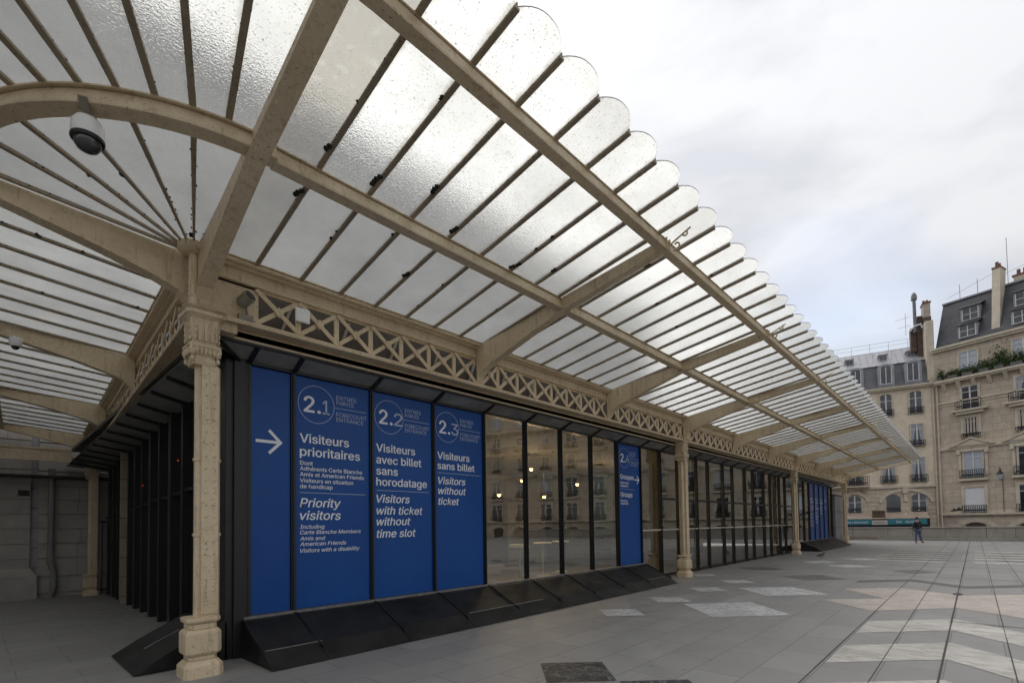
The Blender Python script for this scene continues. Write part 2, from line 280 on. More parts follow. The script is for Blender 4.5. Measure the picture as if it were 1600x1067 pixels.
# ------------------------------------------------------------ mesh helpers
class MB:
    def __init__(s): s.v = []; s.f = []; s.mi = []
    def quad(s, *p, mi=0):
        n = len(s.v); s.v += [tuple(x) for x in p]; s.f.append(tuple(range(n, n + len(p)))); s.mi.append(mi); return s
    def hexa(s, a, b, mi=0):            # two matching rings of points -> closed solid
        n = len(s.v); k = len(a); s.v += [tuple(x) for x in a] + [tuple(x) for x in b]
        s.f.append(tuple(range(n + k - 1, n - 1, -1))); s.f.append(tuple(range(n + k, n + 2 * k))); s.mi += [mi, mi]
        for i in range(k):
            j = (i + 1) % k; s.f.append((n + i, n + j, n + k + j, n + k + i)); s.mi.append(mi)
        return s
    def box(s, x0, x1, y0, y1, z0, z1, fr=None, mi=0):
        p = [(x0, y0), (x1, y0), (x1, y1), (x0, y1)]
        a = [Vector((*q, z0)) for q in p]; b = [Vector((*q, z1)) for q in p]
        if fr: a = [fr(*q) for q in a]; b = [fr(*q) for q in b]
        return s.hexa(a, b, mi)
    def bar(s, p, q, w, h, up=(0, 0, 1)):   # straight rectangular bar, w across, h along up
        p, q, up = Vector(p), Vector(q), Vector(up); d = (q - p).normalized(); sd = d.cross(up).normalized() * w / 2; u = sd.cross(d).normalized() * h / 2
        return s.hexa([p - sd - u, p + sd - u, p + sd + u, p - sd + u], [q - sd - u, q + sd - u, q + sd + u, q - sd + u])
    def tube(s, pts, r, n=8, cap=True):
        pts = [Vector(p) for p in pts]; rings = []
        rr = r if isinstance(r, (list, tuple)) else [r] * len(pts)
        ref = Vector((0, 0, 1))
        for i, p in enumerate(pts):
            d = (pts[min(i + 1, len(pts) - 1)] - pts[max(i - 1, 0)]).normalized()
            a = ref if abs(d.dot(ref)) < .95 else Vector((1, 0, 0))
            x = d.cross(a).normalized(); y = d.cross(x).normalized()
            rings.append([p + (x * math.cos(2 * math.pi * k / n) + y * math.sin(2 * math.pi * k / n)) * rr[i] for k in range(n)])
        b0 = len(s.v)
        for ring in rings: s.v += [tuple(q) for q in ring]
        for i in range(len(rings) - 1):
            for k in range(n):
                s.f.append((b0 + i * n + k, b0 + i * n + (k + 1) % n, b0 + (i + 1) * n + (k + 1) % n, b0 + (i + 1) * n + k)); s.mi.append(0)
        if cap:
            s.f.append(tuple(range(b0 + n - 1, b0 - 1, -1))); s.f.append(tuple(range(b0 + (len(rings) - 1) * n, b0 + len(rings) * n))); s.mi += [0, 0]
        return s
    def lathe(s, prof, c, n=16, axis='Z'):
        b0 = len(s.v); c = Vector(c)
        for r, z in prof:
            for k in range(n):
                a = 2 * math.pi * k / n; s.v.append(tuple(c + Vector((r * math.cos(a), r * math.sin(a), z))))
        for i in range(len(prof) - 1):
            for k in range(n):
                s.f.append((b0 + i * n + k, b0 + i * n + (k + 1) % n, b0 + (i + 1) * n + (k + 1) % n, b0 + (i + 1) * n + k)); s.mi.append(0)
        s.f.append(tuple(range(b0 + n - 1, b0 - 1, -1))); s.f.append(tuple(range(b0 + (len(prof) - 1) * n, b0 + len(prof) * n))); s.mi += [0, 0]
        return s
    def blob(s, c, r, n=6, jit=.25):
        c = Vector(c); b0 = len(s.v); rr = r if isinstance(r, (tuple, list)) else (r, r, r)
        for i in range(1, n // 2 + 1):
            th = math.pi * i / (n // 2 + 1)
            for k in range(n):
                a = 2 * math.pi * k / n; j = 1 + rnd.uniform(-jit, jit)
                s.v.append(tuple(c + Vector((rr[0] * math.sin(th) * math.cos(a), rr[1] * math.sin(th) * math.sin(a), rr[2] * math.cos(th))) * j))
        top = len(s.v); s.v.append(tuple(c + Vector((0, 0, rr[2])))); s.v.append(tuple(c - Vector((0, 0, rr[2]))))
        m_ = n // 2
        for i in range(m_ - 1):
            for k in range(n): s.f.append((b0 + i * n + k, b0 + (i + 1) * n + k, b0 + (i + 1) * n + (k + 1) % n, b0 + i * n + (k + 1) % n)); s.mi.append(0)
        for k in range(n):
            s.f.append((top, b0 + k, b0 + (k + 1) % n)); s.mi.append(0)
            s.f.append((top + 1, b0 + (m_ - 1) * n + (k + 1) % n, b0 + (m_ - 1) * n + k)); s.mi.append(0)
        return s
    def build(s, name, mats, parent=None, bevel=0, smooth=False, recalc=True, origin=None):
        me = bpy.data.meshes.new(name); o = bpy.data.objects.new(name, me)
        off = Vector(origin) if origin is not None else Vector((0, 0, 0))
        r = parent
        acc = Vector((0, 0, 0))
        while r is not None: acc = acc + r.location; r = r.parent
        me.from_pydata([tuple(Vector(v) - acc - off) for v in s.v], [], s.f)
        for mm in (mats if isinstance(mats, (list, tuple)) else [mats]): me.materials.append(mm)
        for p, i in zip(me.polygons, s.mi): p.material_index = i
        if recalc:
            bm = bmesh.new(); bm.from_mesh(me); bmesh.ops.recalc_face_normals(bm, faces=bm.faces); bm.to_mesh(me); bm.free()
        if smooth:
            me.polygons.foreach_set('use_smooth', [True] * len(me.polygons)); me.set_sharp_from_angle(angle=R(38))
        if getattr(s, 'uv', None):
            ul = me.uv_layers.new(name='UVMap')
            for p in me.polygons:
                for li, vi in zip(p.loop_indices, p.vertices): ul.data[li].uv = s.uv.get(vi, (.5, .5))
        me.update(); col.objects.link(o); o.parent = parent; o.location = off
        if bevel:
            b = o.modifiers.new('bevel', 'BEVEL'); b.width = bevel; b.segments = 2; b.limit_method = 'ANGLE'
        return o
def tag(o, label=None, cat=None, group=None, kind=None):
    if label: o['label'] = label
    if cat: o['category'] = cat
    if group: o['group'] = group
    if kind: o['kind'] = kind
    return o
def empty(name, loc=(0, 0, 0)):
    o = bpy.data.objects.new(name, None); o.location = loc; o.empty_display_size = .3; col.objects.link(o); return o
def struct(o, label=None): o['kind'] = 'structure'; (label and o.__setitem__('label', label)); return o
def cp(o, parent=None, loc=None):
    c = o.copy(); col.objects.link(c); c.parent = parent if parent else o.parent
    if loc is not None: c.location = loc
    return c
def cp_tree(o, loc, parent=None):
    c = cp(o, parent, loc)
    for ch in o.children:
        d = cp(ch, c, ch.location)
        for g in ch.children: cp(g, d, g.location)
    return c

FONT, CAP = None, .73
try:
    import os
    fp = os.path.join(bpy.utils.system_resource('DATAFILES'), 'fonts', 'Inter.woff2')
    if os.path.exists(fp): FONT = bpy.data.fonts.load(fp); CAP = None
except Exception: FONT, CAP = None, .73
def text_mesh(txt, x0, z0, wdt, hgt, bold=0.0, shear=0.0, res=3):
    """flat lettering in XZ plane; returns list of verts (x,z) and faces"""
    cu = bpy.data.curves.new('t', 'FONT'); cu.body = txt; cu.size = 1
    if FONT: cu.font = FONT
    cu.shear = shear; cu.offset = 0 if FONT else bold; cu.resolution_u = res
    ob = bpy.data.objects.new('t', cu); col.objects.link(ob)
    dg = bpy.context.evaluated_depsgraph_get(); me = bpy.data.meshes.new_from_object(ob.evaluated_get(dg))
    vs_ = [(v.co.x, v.co.y) for v in me.vertices]; fs = [tuple(p.vertices) for p in me.polygons]
    bpy.data.objects.remove(ob); bpy.data.curves.remove(cu); bpy.data.meshes.remove(me)
    global CAP
    if CAP is None: CAP = .73; CAP = max(v[1] for v in text_mesh('H', 0, 0, 0, .73)[0])
    xa = min(v[0] for v in vs_); xb = max(v[0] for v in vs_)
    sx = wdt / (xb - xa) if wdt else hgt / CAP; sz = hgt / CAP      # capital height of the built-in face
    pts = [(x0 + (x - xa) * sx, z0 + y * sz) for x, y in vs_]
    if FONT and bold:
        w_ = bold * hgt * .55; P, F = [], []
        for dx, dz in ((-w_, 0), (w_, 0), (0, w_ * .6), (0, -w_ * .6), (0, 0)):
            n = len(P); P += [(x + dx, z + dz) for x, z in pts]; F += [tuple(n + i for i in f) for f in fs]
        return P, F, len(pts)
    return pts, fs
def add_flat(mb, vf, y):
    vs_, fs = vf[:2]; n = len(mb.v); k = vf[2] if len(vf) > 2 else 1 << 30
    mb.v += [(x, y - .0004 * (i // k), z) for i, (x, z) in enumerate(vs_)]
    for f in fs: mb.f.append(tuple(n + i for i in f)); mb.mi.append(0)
def rect(mb, x0, x1, z0, z1, y): mb.quad((x0, y, z0), (x1, y, z0), (x1, y, z1), (x0, y, z1))
def ring(mb, cx, cz, r, t, y, n=40):
    for k in range(n):
        a, b = 2 * math.pi * k / n, 2 * math.pi * (k + 1) / n
        mb.quad((cx + r * math.cos(a), y, cz + r * math.sin(a)), (cx + r * math.cos(b), y, cz + r * math.sin(b)),
                (cx + (r - t) * math.cos(b), y, cz + (r - t) * math.sin(b)), (cx + (r - t) * math.cos(a), y, cz + (r - t) * math.sin(a)))
def stroke(mb, x0, z0, x1, z1, t, y):
    d = Vector((x1 - x0, z1 - z0)).normalized() * t / 2; n = Vector((-d.y, d.x))
    mb.quad((x0 - n.x, y, z0 - n.y), (x1 - n.x, y, z1 - n.y), (x1 + n.x, y, z1 + n.y), (x0 + n.x, y, z0 + n.y))

# ============================================================ GROUND
SZ = .0229; SA = .045                     # the side wing drops gently and is not quite square
g = MB()
def gz(y): return -SZ * max(0, y - .3)
ys = [-90, -60, -30, -12, .3, 4, 8, 12, 16.0]
for a, b in zip(ys[:-1], ys[1:]):
    g.quad((-45, a, gz(a)), (49.0, a, gz(a)), (49.0, b, gz(b)), (-45, b, gz(b)))
g.quad((49.0, -90, 0), (49.0, -90, -2.2), (49.0, 16, -2.2), (49.0, 16, gz(16)))
struct(g.build('pavement', M['paving'], recalc=False), 'grey granite forecourt paving of long slabs')
g = MB(); g.quad((-900, -900, -2.2), (900, -900, -2.2), (900, 900, -2.2), (-900, 900, -2.2))
struct(g.build('ground', M['asphalt'], recalc=False), 'dark ground and street beyond the forecourt')

def inlay(name, mat, polys, z=.004):
    g = MB()
    for p in polys: g.quad(*[(x, y, z) for x, y in p])
    o = g.build(name, M[mat], recalc=False)
    for p in o.data.polygons:
        if p.normal.z < 0: p.flip()
    return struct(o)
def dia(cx, cy, a, b=None): b = b or a; return [(cx + a, cy), (cx, cy + b), (cx - a, cy), (cx, cy - b)]
inlay('black_marble_inlay', 'm_black', [dia(2.85, -3.28, .53), dia(2.85, -4.36, .53), dia(.75, -3.28, .53)])
inlay('white_marble_inlay', 'm_white', [dia(x, -1.72, .5) for x in (6.48, 8.52, 10.65, 12.73)] + [dia(13.93, -.33, .47, .4)] + [dia(8.12, -3.2, 1.06, 1.0), dia(11.33, -3.2, 1.02, .98)] + [dia(21.4, -2.0, .9, .65), dia(19.9, -3.25, .75, .85), dia(24.0, -3.1, .8, .8)])
def chev(x, y0, y1, wd, d=1.06, n=4):
    out = []; y = y0; s = 1; xx = x
    for k in range(n):
        x2 = xx + d * s; y2 = y - d
        out.append([(xx, y), (xx + wd, y), (x2 + wd, y2), (x2, y2)]); xx, y, s = x2, y2, -s
    return out
inlay('cream_marble_inlay', 'm_cream', chev(5.02, -5.31, 0, 1.1, 1.06, 5) + chev(7.12, -5.31, 0, 1.15, 1.06, 5) + chev(2.9, -5.31, 0, 1.1, 1.06, 5))
inlay('pink_marble_inlay', 'm_pink', [[(9.44, -5.2), (10.43, -4.23), (11.36, -5.2), (12.66, -4.25), (13.6, -5.3), (12.75, -6.36), (13.75, -7.42), (12.75, -8.48), (13.7, -9.5), (10.6, -9.5), (9.6, -8.48), (10.7, -7.42), (9.65, -6.8), (10.7, -6.36)][:3] + [(10.7, -6.36)],
      [(11.36, -5.2), (12.66, -4.25), (13.6, -5.3), (12.75, -6.36), (10.7, -6.36)], [(10.7, -6.36), (12.75, -6.36), (13.75, -7.42), (9.9, -7.42)], [(9.9, -7.42), (13.75, -7.42), (12.75, -8.48), (10.9, -8.48)]])
inlay('dark_granite_inlay', 'm_grey', chev(14.3, -4.25, 0, .6, 1.09, 5) + [[(x, y), (x + .32, y), (x + .32, y - 2.6), (x, y - 2.6)] for x, y in ((24.5, -3.9), (26.0, -3.6), (27.5, -3.6), (29.0, -3.6), (30.8, -3.8), (25.2, -7.2), (26.8, -7.0), (28.5, -7.0), (30.4, -7.2))])
inlay('brown_granite_inlay', 'm_brown', [dia(15.0, -3.1, .95, .85), dia(17.2, -1.0, .8, .8), dia(18.6, -5.2, .9, .6)])
inlay('pale_marble_inlay', 'm_cream', [[(x, y), (x + .45, y - .25), (x + .45, y - 2.4), (x, y - 2.2)] for x, y in ((23.5, -3.4), (25.1, -3.2), (26.7, -3.1), (28.3, -3.2), (30.0, -3.3), (32.0, -3.4), (34.0, -3.2))] + [[(x, y), (x + .6, y), (x + .6, y - 2.9), (x, y - 2.9)] for x, y in ((23.6, -6.6), (25.8, -6.6), (27.6, -6.6), (29.6, -6.6), (32.0, -6.6))])
g = MB()
for y, wd, xa in ((-6.33, .024, -20), (-5.8, .012, 3.5), (-5.27, .012, 3.5), (-6.93, .012, 3.5), (-7.5, .012, 3.5)):
    segs = 40; x = xa
    while x < 48:
        x2 = min(48, x + rnd.uniform(.8, 2.2)); w1 = wd * rnd.uniform(.6, 1.3)
        g.quad((x, y - w1 / 2, .007), (x2, y - w1 / 2, .007), (x2, y + w1 / 2, .007), (x, y + w1 / 2, .007)); x = x2
g.quad(*[(13.0 + .22 * math.cos(a) * .9, -6.33 + .09 * math.sin(a), .0075) for a in [2 * math.pi * k / 9 for k in range(9)]])
for x in (9.0, 16.9, 21.0): g.quad((x, -12, .0065), (x + .03, -12, .0065), (x + .03, -2.4 if x > 10 else -6.3, .0065), (x, -2.4 if x > 10 else -6.3, .0065))
struct(g.build('joint_strip', M['joint'], recalc=False), 'dark open joints between paving slabs')

# ============================================================ CANOPY
def fF(u, v, z): return Vector((u, -v, z))                                   # front wing frame
def fS(u, v, z): return Vector((SA * u - v, u + SA * v * .0, z - SZ * u))      # side wing frame
def gzl(v): return 4.98 + .145 * (v - .25)
def gzs(v): return 4.98 + .07 * (v - .25)        # the side wing rises less steeply
def gf(r, th): return gzl(r) - .075 * (r - .25) * (1 - min(90, max(0, th)) / 90) ** 3
canopy = empty('glass_canopy'); tag(canopy, 'long cream painted iron and rippled glass canopy round the corner entrance', 'canopy')
LF, NF = 4.40, 9; LS, NS = 4.483, 3
def column(zoff=0):
    c = MB(); c.box(-.085, .085, -.1, .1, .66, 3.62)
    for s in (-1, 1):
        c.tube([(s * .085, 0, .66), (s * .085, 0, 3.62)], .052, 12)
        c.box(-.088, .088, min(s * .1, s * .118), max(s * .1, s * .118), .7, 3.6)
    for z in (1.6, 2.48):
        for s in (-1, 1): c.tube([(s * .085, 0, z), (s * .085, 0, z + .035)], .066, 12)
    z = .82
    while z < 3.5:
        for s in (-1, 1):
            for x in (-.042, .042): c.lathe([(.017, 0), (.017, .004), (.008, .012)], (0, 0, 0), 6) if 0 else c.blob((x, s * .119, z), (.017, .015, .014), 6, 0)
        z += .143
    return c
def plinth():
    c = MB()
    def lay(z0, z1, a, b=None):
        b = b or a; c.hexa([Vector((x * a, y * a, z0)) for x, y in oc], [Vector((x * b, y * b, z1)) for x, y in oc])
    oc = [(-1, -.72), (-.72, -1), (.72, -1), (1, -.72), (1, .72), (.72, 1), (-.72, 1), (-1, .72)]
    lay(-.02, .13, .225); lay(.13, .19, .225, .165); lay(.19, .235, .16); lay(.235, .27, .165, .205); lay(.27, .50, .205); lay(.50, .54, .205, .165)
    lay(.54, .60, .16); lay(.60, .625, .165, .195); lay(.625, .67, .195)
    return c
def capital():
    c = MB()
    def lay(z0, z1, a, b=None, ax=1):
        b = b or a; c.hexa([Vector((x * a, y * a, z0)) for x, y in sq], [Vector((x * b, y * b, z1)) for x, y in sq])
    sq = [(-1, -.8), (-.8, -1), (.8, -1), (1, -.8), (1, .8), (.8, 1), (-.8, 1), (-1, .8)]
    lay(3.60, 3.64, .15, .17); lay(3.64, 3.70, .165, .15); lay(3.70, 3.80, .15, .20); lay(3.80, 3.83, .21); lay(3.83, 4.13, .165, .18); lay(4.13, 4.17, .18, .22); lay(4.17, 4.215, .235); lay(4.215, 4.25, .215, .255)
    for sx in (-1, 1):
        for sy in (-1, 1):      # volutes at the corners
            for z, r in ((3.74, .045), (3.66, .03)):
                c.blob((sx * .165, sy * .165, z), (r, r, r * 1.1), 8, 0)
            c.tube([(sx * .15, sy * .15, 3.68), (sx * .185, sy * .185, 3.76), (sx * .175, sy * .175, 3.84)], [.012, .03, .018], 8)
    for s in (-1, 1):           # fluted panels and leaves on the bell
        for x in (-.08, 0, .08):
            c.box(x - .018, x + .018, s * .165 if s > 0 else -.20, .20 if s > 0 else -.165, 3.87, 4.10)
            c.box(s * .165 if s > 0 else -.20, .20 if s > 0 else -.165, x - .018, x + .018, 3.87, 4.10)
        for x in (-.11, -.055, 0, .055, .11):
            c.blob((x, s * .19, 3.755), (.028, .022, .05), 6, .1); c.blob((s * .19, x, 3.755), (.022, .028, .05), 6, .1)
        for x in (-.135, .135):
            for z in (3.9, 3.97, 4.04): c.blob((x, s * .185, z), (.022, .02, .03), 6, .2); c.blob((s * .185, x, z), (.02, .022, .03), 6, .2)
    return c
col0 = column().build('column', M['paint'], canopy, bevel=.004, smooth=True, origin=(-.03, 0, 0))
pl_ = plinth(); pl_.v = [(x * .9, y * .9, z) for x, y, z in pl_.v]
p0 = MB.build(pl_, 'plinth', M['paint'], None, bevel=.01); p0.parent = col0
c0 = MB.build(capital(), 'capital', M['paint'], None, smooth=True); c0.parent = col0
for v in c0.data.vertices:
    k_ = .80 if v.co.z < 4.12 else .86
    v.co.x *= k_; v.co.y *= k_
# column() geometry is written round its own axis
for v in col0.data.vertices: v.co.x += -.03 * -1
for k in (3, 6, 9): cp_tree(col0, (k * LF, 0, 0), canopy)
cp_tree(col0, (SA * LS * NS, LS * NS, -SZ * LS * NS), canopy)

def wing(fr, L, NB, front):
    gz_ = gzl if front else gzs
    dm = (lambda v: 0) if front else (lambda v: -.075 * max(0, v - .25))
    # beam with flanges
    U1 = L * NB + .2; b = MB(); u0 = -.06
    b.box(u0, U1, -.34, -.13, 4.085, 4.216, fr); b.box(u0, U1, -.36, .155, 4.218, 4.243, fr)
    b.box(u0, U1, .12, .15, 4.196, 4.2175, fr)
    b.build('beam', M['paint'], canopy)
    b = MB(); b.box(u0, U1, .025, .085, 4.745, 4.885, fr); b.box(u0, U1, -.01, .11, 4.728, 4.744, fr); b.build('fascia', M['paint'], canopy)
    b = MB(); b.box(u0, U1, .03, .15, 4.887, 4.915, fr); b.box(u0, U1, .05, .205, 4.917, 4.962, fr); b.box(u0, U1, -.02, .235, 4.965, 4.985, fr)
    b.tube([fr(u0, .2, 4.94), fr(U1, .2, 4.94)], .026, 8)
    b.build('cornice', M['paint'], canopy)
    # lattice panels, one per bay
    for k in range(NB):
        m_ = MB(); a0 = k * L; s = L / 8
        endp = (k % 3 == 0) if front else (k == 0)
        m_.box(a0 + (-.09 if k == 0 else .1), a0 + (s - .01 if endp else .16), .03, .055, 4.245, 4.727, fr)
        if (k % 3 == 2): m_.box(a0 + L - .25, a0 + L - .1, .03, .055, 4.245, 4.727, fr)
        m_.box(a0 + .1, a0 + L - .1, .0, .09, 4.245, 4.275, fr); m_.box(a0 + .1, a0 + L - .1, .03, .055, 4.70, 4.726, fr)
        for j in range(8):
            ua, ub = a0 + j * s, a0 + (j + 1) * s
            if j > 0: m_.box(ua - .034, ua + .034, .032, .056, 4.275, 4.70, fr)
            if endp and j == 0: continue
            if j == 0: ua += .1
            if j == 7: ub -= .06
            for (p, q, vv) in (((ua, 4.28), (ub, 4.71), .06), ((ua, 4.71), (ub, 4.28), .082)):
                m_.bar(fr(p[0], vv, p[1]), fr(q[0], vv, q[1]), .018, .042, up=(0, 0, 1)) if 0 else None
                d = Vector((q[0] - p[0], q[1] - p[1])).normalized() * .028; n = Vector((-d.y, d.x))
                pts = [(p[0] - n.x, p[1] - n.y), (q[0] - n.x, q[1] - n.y), (q[0] + n.x, q[1] + n.y), (p[0] + n.x, p[1] + n.y)]
                m_.hexa([fr(x, vv - .008, z) for x, z in pts], [fr(x, vv + .008, z) for x, z in pts])
            cu = (ua + ub) / 2
            dd = [(cu - .06, 4.49), (cu, 4.42), (cu + .06, 4.49), (cu, 4.56)]
            m_.hexa([fr(x, .092, z) for x, z in dd], [fr(x, .11, z) for x, z in dd])
        m_.build('lattice_panel', M['paint'], canopy)
    # purlins
    st = 0 if front else 0
    for nm, va, vb, za, zb in (('middle_purlin', 1.93, 2.07, 5.04, 5.20), ('outer_purlin', 3.67, 3.79, 5.31, 5.455)):
        b = MB(); U = U1 - .1; za += dm(va); zb += dm(va)
        b.box(0 if front else 0, U, va, vb, za, za + .018, fr); b.box(0, U, (va + vb) / 2 - .012, (va + vb) / 2 + .012, za + .018, zb, fr)
        b.box(0, U, va + .02, vb - .02, zb, zb + .014, fr)
        pts = [(vb - .012, za + .018), (vb, za + .018), ((va + vb) / 2 + .03, zb - .01), ((va + vb) / 2 + .018, zb - .01)]
        b.hexa([fr(0, v, z) for v, z in pts], [fr(U, v, z) for v, z in pts])
        b.build(nm, M['paint'], canopy, bevel=.004)
    # rafters
    low = [(.10, 4.25), (.16, 4.36), (.27, 4.46), (.5, 4.56), (.97, 4.70), (2.0, 5.0), (3.80, 5.325)]
    if not front: low = [(v, z + dm(v) + .05 * min(1, v) * (v > .2)) for v, z in low]
    lw2 = []
    for i in range(len(low) - 1):
        for t_ in (0, .5): lw2.append((low[i][0] + (low[i + 1][0] - low[i][0]) * t_, low[i][1] + (low[i + 1][1] - low[i][1]) * t_))
    lw2.append(low[-1])
    for k in range(0, NB + 1):
        if not front and k == NB: hw = .06
        hw = .085 if k == 0 else .068
        sk = (lambda v: (-.06 - .045 * v)) if k == 0 else (lambda v: 0.0)
        if k == 0 and not front: sk = lambda v: 0.12
        uc = k * L
        b = MB()
        for (v0, z0), (v1, z1) in zip(low[:-1], low[1:]):
            d = Vector((v1 - v0, z1 - z0)).normalized(); n = Vector((-d.y, d.x)) * .02
            q = [(v0, z0), (v1, z1), (v1 + n.x, z1 + n.y), (v0 + n.x, z0 + n.y)]
            b.hexa([fr(uc - hw + sk(v), v, z) for v, z in q], [fr(uc + hw + sk(v), v, z) for v, z in q])
        # web
        tp = [(3.80, gz_(3.8) - .03), (.3, gz_(.3) - .03), (.1, 4.93)]
        poly = [(v, z + .01) for v, z in low] + tp
        b.hexa([fr(uc - .055 + sk(v), v, z) for v, z in poly], [fr(uc - .035 + sk(v), v, z) for v, z in poly])
        b.hexa([fr(uc + .035 + sk(v), v, z) for v, z in poly], [fr(uc + .055 + sk(v), v, z) for v, z in poly])
        if k < 5:
            v_ = .6
            while v_ < 3.75:
                for (va_, za_), (vb_, zb_) in zip(low[:-1], low[1:]):
                    if va_ <= v_ < vb_: z_ = za_ + (zb_ - za_) * (v_ - va_) / (vb_ - va_)
                for e in (-.6, .6): b.blob(fr(uc + e * hw + sk(v_), v_, z_ - .002), (.010, .010, .009), 6, 0)
                v_ += .17
        b.build('rafter', M['paint'], canopy)
        # scroll bracket at the rafter end
        s_ = MB(); p = []
        for i in range(22):
            a = i / 21 * 4.6; r_ = .065 * (1 - i / 30)
            p.append(fr(uc + sk(3.9), 3.90 + r_ * math.cos(a - 2.2), 5.33 + dm(3.9) + r_ * math.sin(a - 2.2)))
        s_.tube(p, .013, 6)
        p = []
        for i in range(16):
            a = i / 15 * 4.8; r_ = .036 * (1 - i / 30)
            p.append(fr(uc + sk(4.1), 4.03 + r_ * math.cos(a + 3.4), 5.44 + dm(4.0) + r_ * math.sin(a + 3.4)))
        s_.tube(p, .011, 6); s_.tube([fr(uc + sk(3.8), 3.8, 5.36 + dm(3.8)), fr(uc + sk(4.1), 4.1, 5.49 + dm(4.1))], .012, 6)
        s_.build('scroll_bracket', M['paint'], canopy, smooth=True)
    # glazing bars and panes
    nb = NB * 8; p_ = L / 8
    def bu(i, v): t_ = (v - .25) / 4.03; return (.50 + .5546 * p_ / .55 * i) * (1 - t_) + (.32 + .5515 * p_ / .55 * i) * t_
    us = [i for i in range(-0, nb) if bu(i, .25) < NB * L + .25]
    bm_ = None
    for i in us:
        b = MB()
        for v0, v1 in ((.235, 4.285),):
            z0, z1 = gz_(v0), gz_(v1); a, c = bu(i, v0), bu(i, v1); h = .025
            b.hexa([fr(a - h, v0, z0 - .034), fr(a + h, v0, z0 - .034), fr(a + h, v0, z0 - .012), fr(a - h, v0, z0 - .012)],
                   [fr(c - h, v1, z1 - .034), fr(c + h, v1, z1 - .034), fr(c + h, v1, z1 - .012), fr(c - h, v1, z1 - .012)])
            h = .006
            b.hexa([fr(a - h, v0, z0 - .012), fr(a + h, v0, z0 - .012), fr(a + h, v0, z0 + .02), fr(a - h, v0, z0 + .02)],
                   [fr(c - h, v1, z1 - .012), fr(c + h, v1, z1 - .012), fr(c + h, v1, z1 + .02), fr(c - h, v1, z1 + .02)])
        bars.append(b)
        bl = MB()
        if i + 1 in us:
            panes.append(pane_quad(fr, gz_, lambda v, i=i: bu(i, v) + .008, lambda v, i=i: bu(i + 1, v) - .008))
        # moss along the bar's upwind edge
        v = .3
        while v < 4.0:
            if i < 30 and rnd.random() < (.75 if front else .9):
                big = rnd.random() < .05
                r_ = rnd.uniform(.014, .024) if big else rnd.uniform(.004, .009)
                moss.blob(fr(bu(i, v) - .02 - r_ * .3, v, gz_(v) - .016), (r_, r_ * rnd.uniform(1, 2.0), r_ * .7), 6, .35)
            v += rnd.uniform(.03, .13) * (1 if front else .7)
    return us, bu
def pane_quad(fr, gz_, ua, ub, v0=.2, v1=4.27):
    g = MB(); nv = 1
    tip = []
    n = 12
    for k in range(n + 1):
        t_ = k / n; u = ua(v1) * (1 - t_) + ub(v1) * t_
        e = max(0, 1 - abs(2 * t_ - 1) ** 2.4); v = v1 + .125 * e
        tip.append((u, v, gz_(v)))
    low = [fr(ua(v0), v0, gz_(v0)), fr(ub(v0), v0, gz_(v0))] + [fr(*q) for q in reversed(tip)]
    up = Vector((0, 0, .009))
    g.quad(*low, mi=0); g.quad(*[p + up for p in reversed(low)], mi=1)
    g.uv = {0: (0, 0), 1: (1, 0)}
    for q in range(n + 1): g.uv[2 + q] = (1 - q / n, 1)
    k = len(low)
    for i in range(k):
        j = (i + 1) % k; g.quad(low[i], low[j], low[j] + up, low[i] + up, mi=2)
    return g
bars, panes, moss = [], [], MB()
usF, buF = wing(fF, LF, NF, True)
nF_b, nF_p = len(bars), len(panes)
usS, buS = wing(fS, LS, NS, False)

# corner fan: hub, curved purlins, radial bars, wedge panes
HX, HY = -.12, 0.0; HUX, HUY = -.16, -.13
def pol(r, th, z): return Vector((HX * max(0, 1 - r / 2) - r * math.cos(R(th)), HY - r * math.sin(R(th)), z))
h = MB(); h.lathe([(.10, 4.86), (.145, 4.885), (.16, 4.90), (.16, 4.965), (.14, 4.98), (.05, 4.99)], (HUX, HUY, 0), 20)
h.tube([(HUX, HUY, 4.24), (HUX, HUY, 4.92)], .047, 14); h.tube([(HUX, HUY, 4.36), (HUX, HUY, 4.39)], .055, 14)
h.build('fan_hub', M['paint'], canopy, smooth=True)
def arcbeam(name, ra, rb, za, zb):
    b = MB(); n = 28
    def strip(r0, r1, z0, z1, r2=None, r3=None):
        rr0, rr1 = (r2, r3) if r2 is not None else (r0, r1)
        pr = [[(r0, z0), (r1, z0), (rr1, z1), (rr0, z1)]]
        base_ = len(b.v)
        for k in range(n + 1):
            th = 90 * k / n
            for r_, z_ in pr[0]: b.v.append(tuple(pol(r_, th, z_ + gf(r_, th) - gzl(r_))))
        for k in range(n):
            for e in range(4):
                f = (e + 1) % 4; b.f.append((base_ + k * 4 + e, base_ + k * 4 + f, base_ + (k + 1) * 4 + f, base_ + (k + 1) * 4 + e)); b.mi.append(0)
    strip(ra, rb, za, za + .018); strip((ra + rb) / 2 - .012, (ra + rb) / 2 + .012, za + .018, zb); strip(ra + .02, rb - .02, zb, zb + .014)
    strip(rb - .012, rb, za + .018, zb - .01, (ra + rb) / 2 + .018, (ra + rb) / 2 + .03)
    b.build(name, M['paint'], canopy, smooth=True)
arcbeam('middle_purlin', 1.96, 2.12, 5.04, 5.20); arcbeam('outer_purlin', 3.67, 3.79, 5.31, 5.455)
ths = [7.2 * k for k in range(0, 13)]
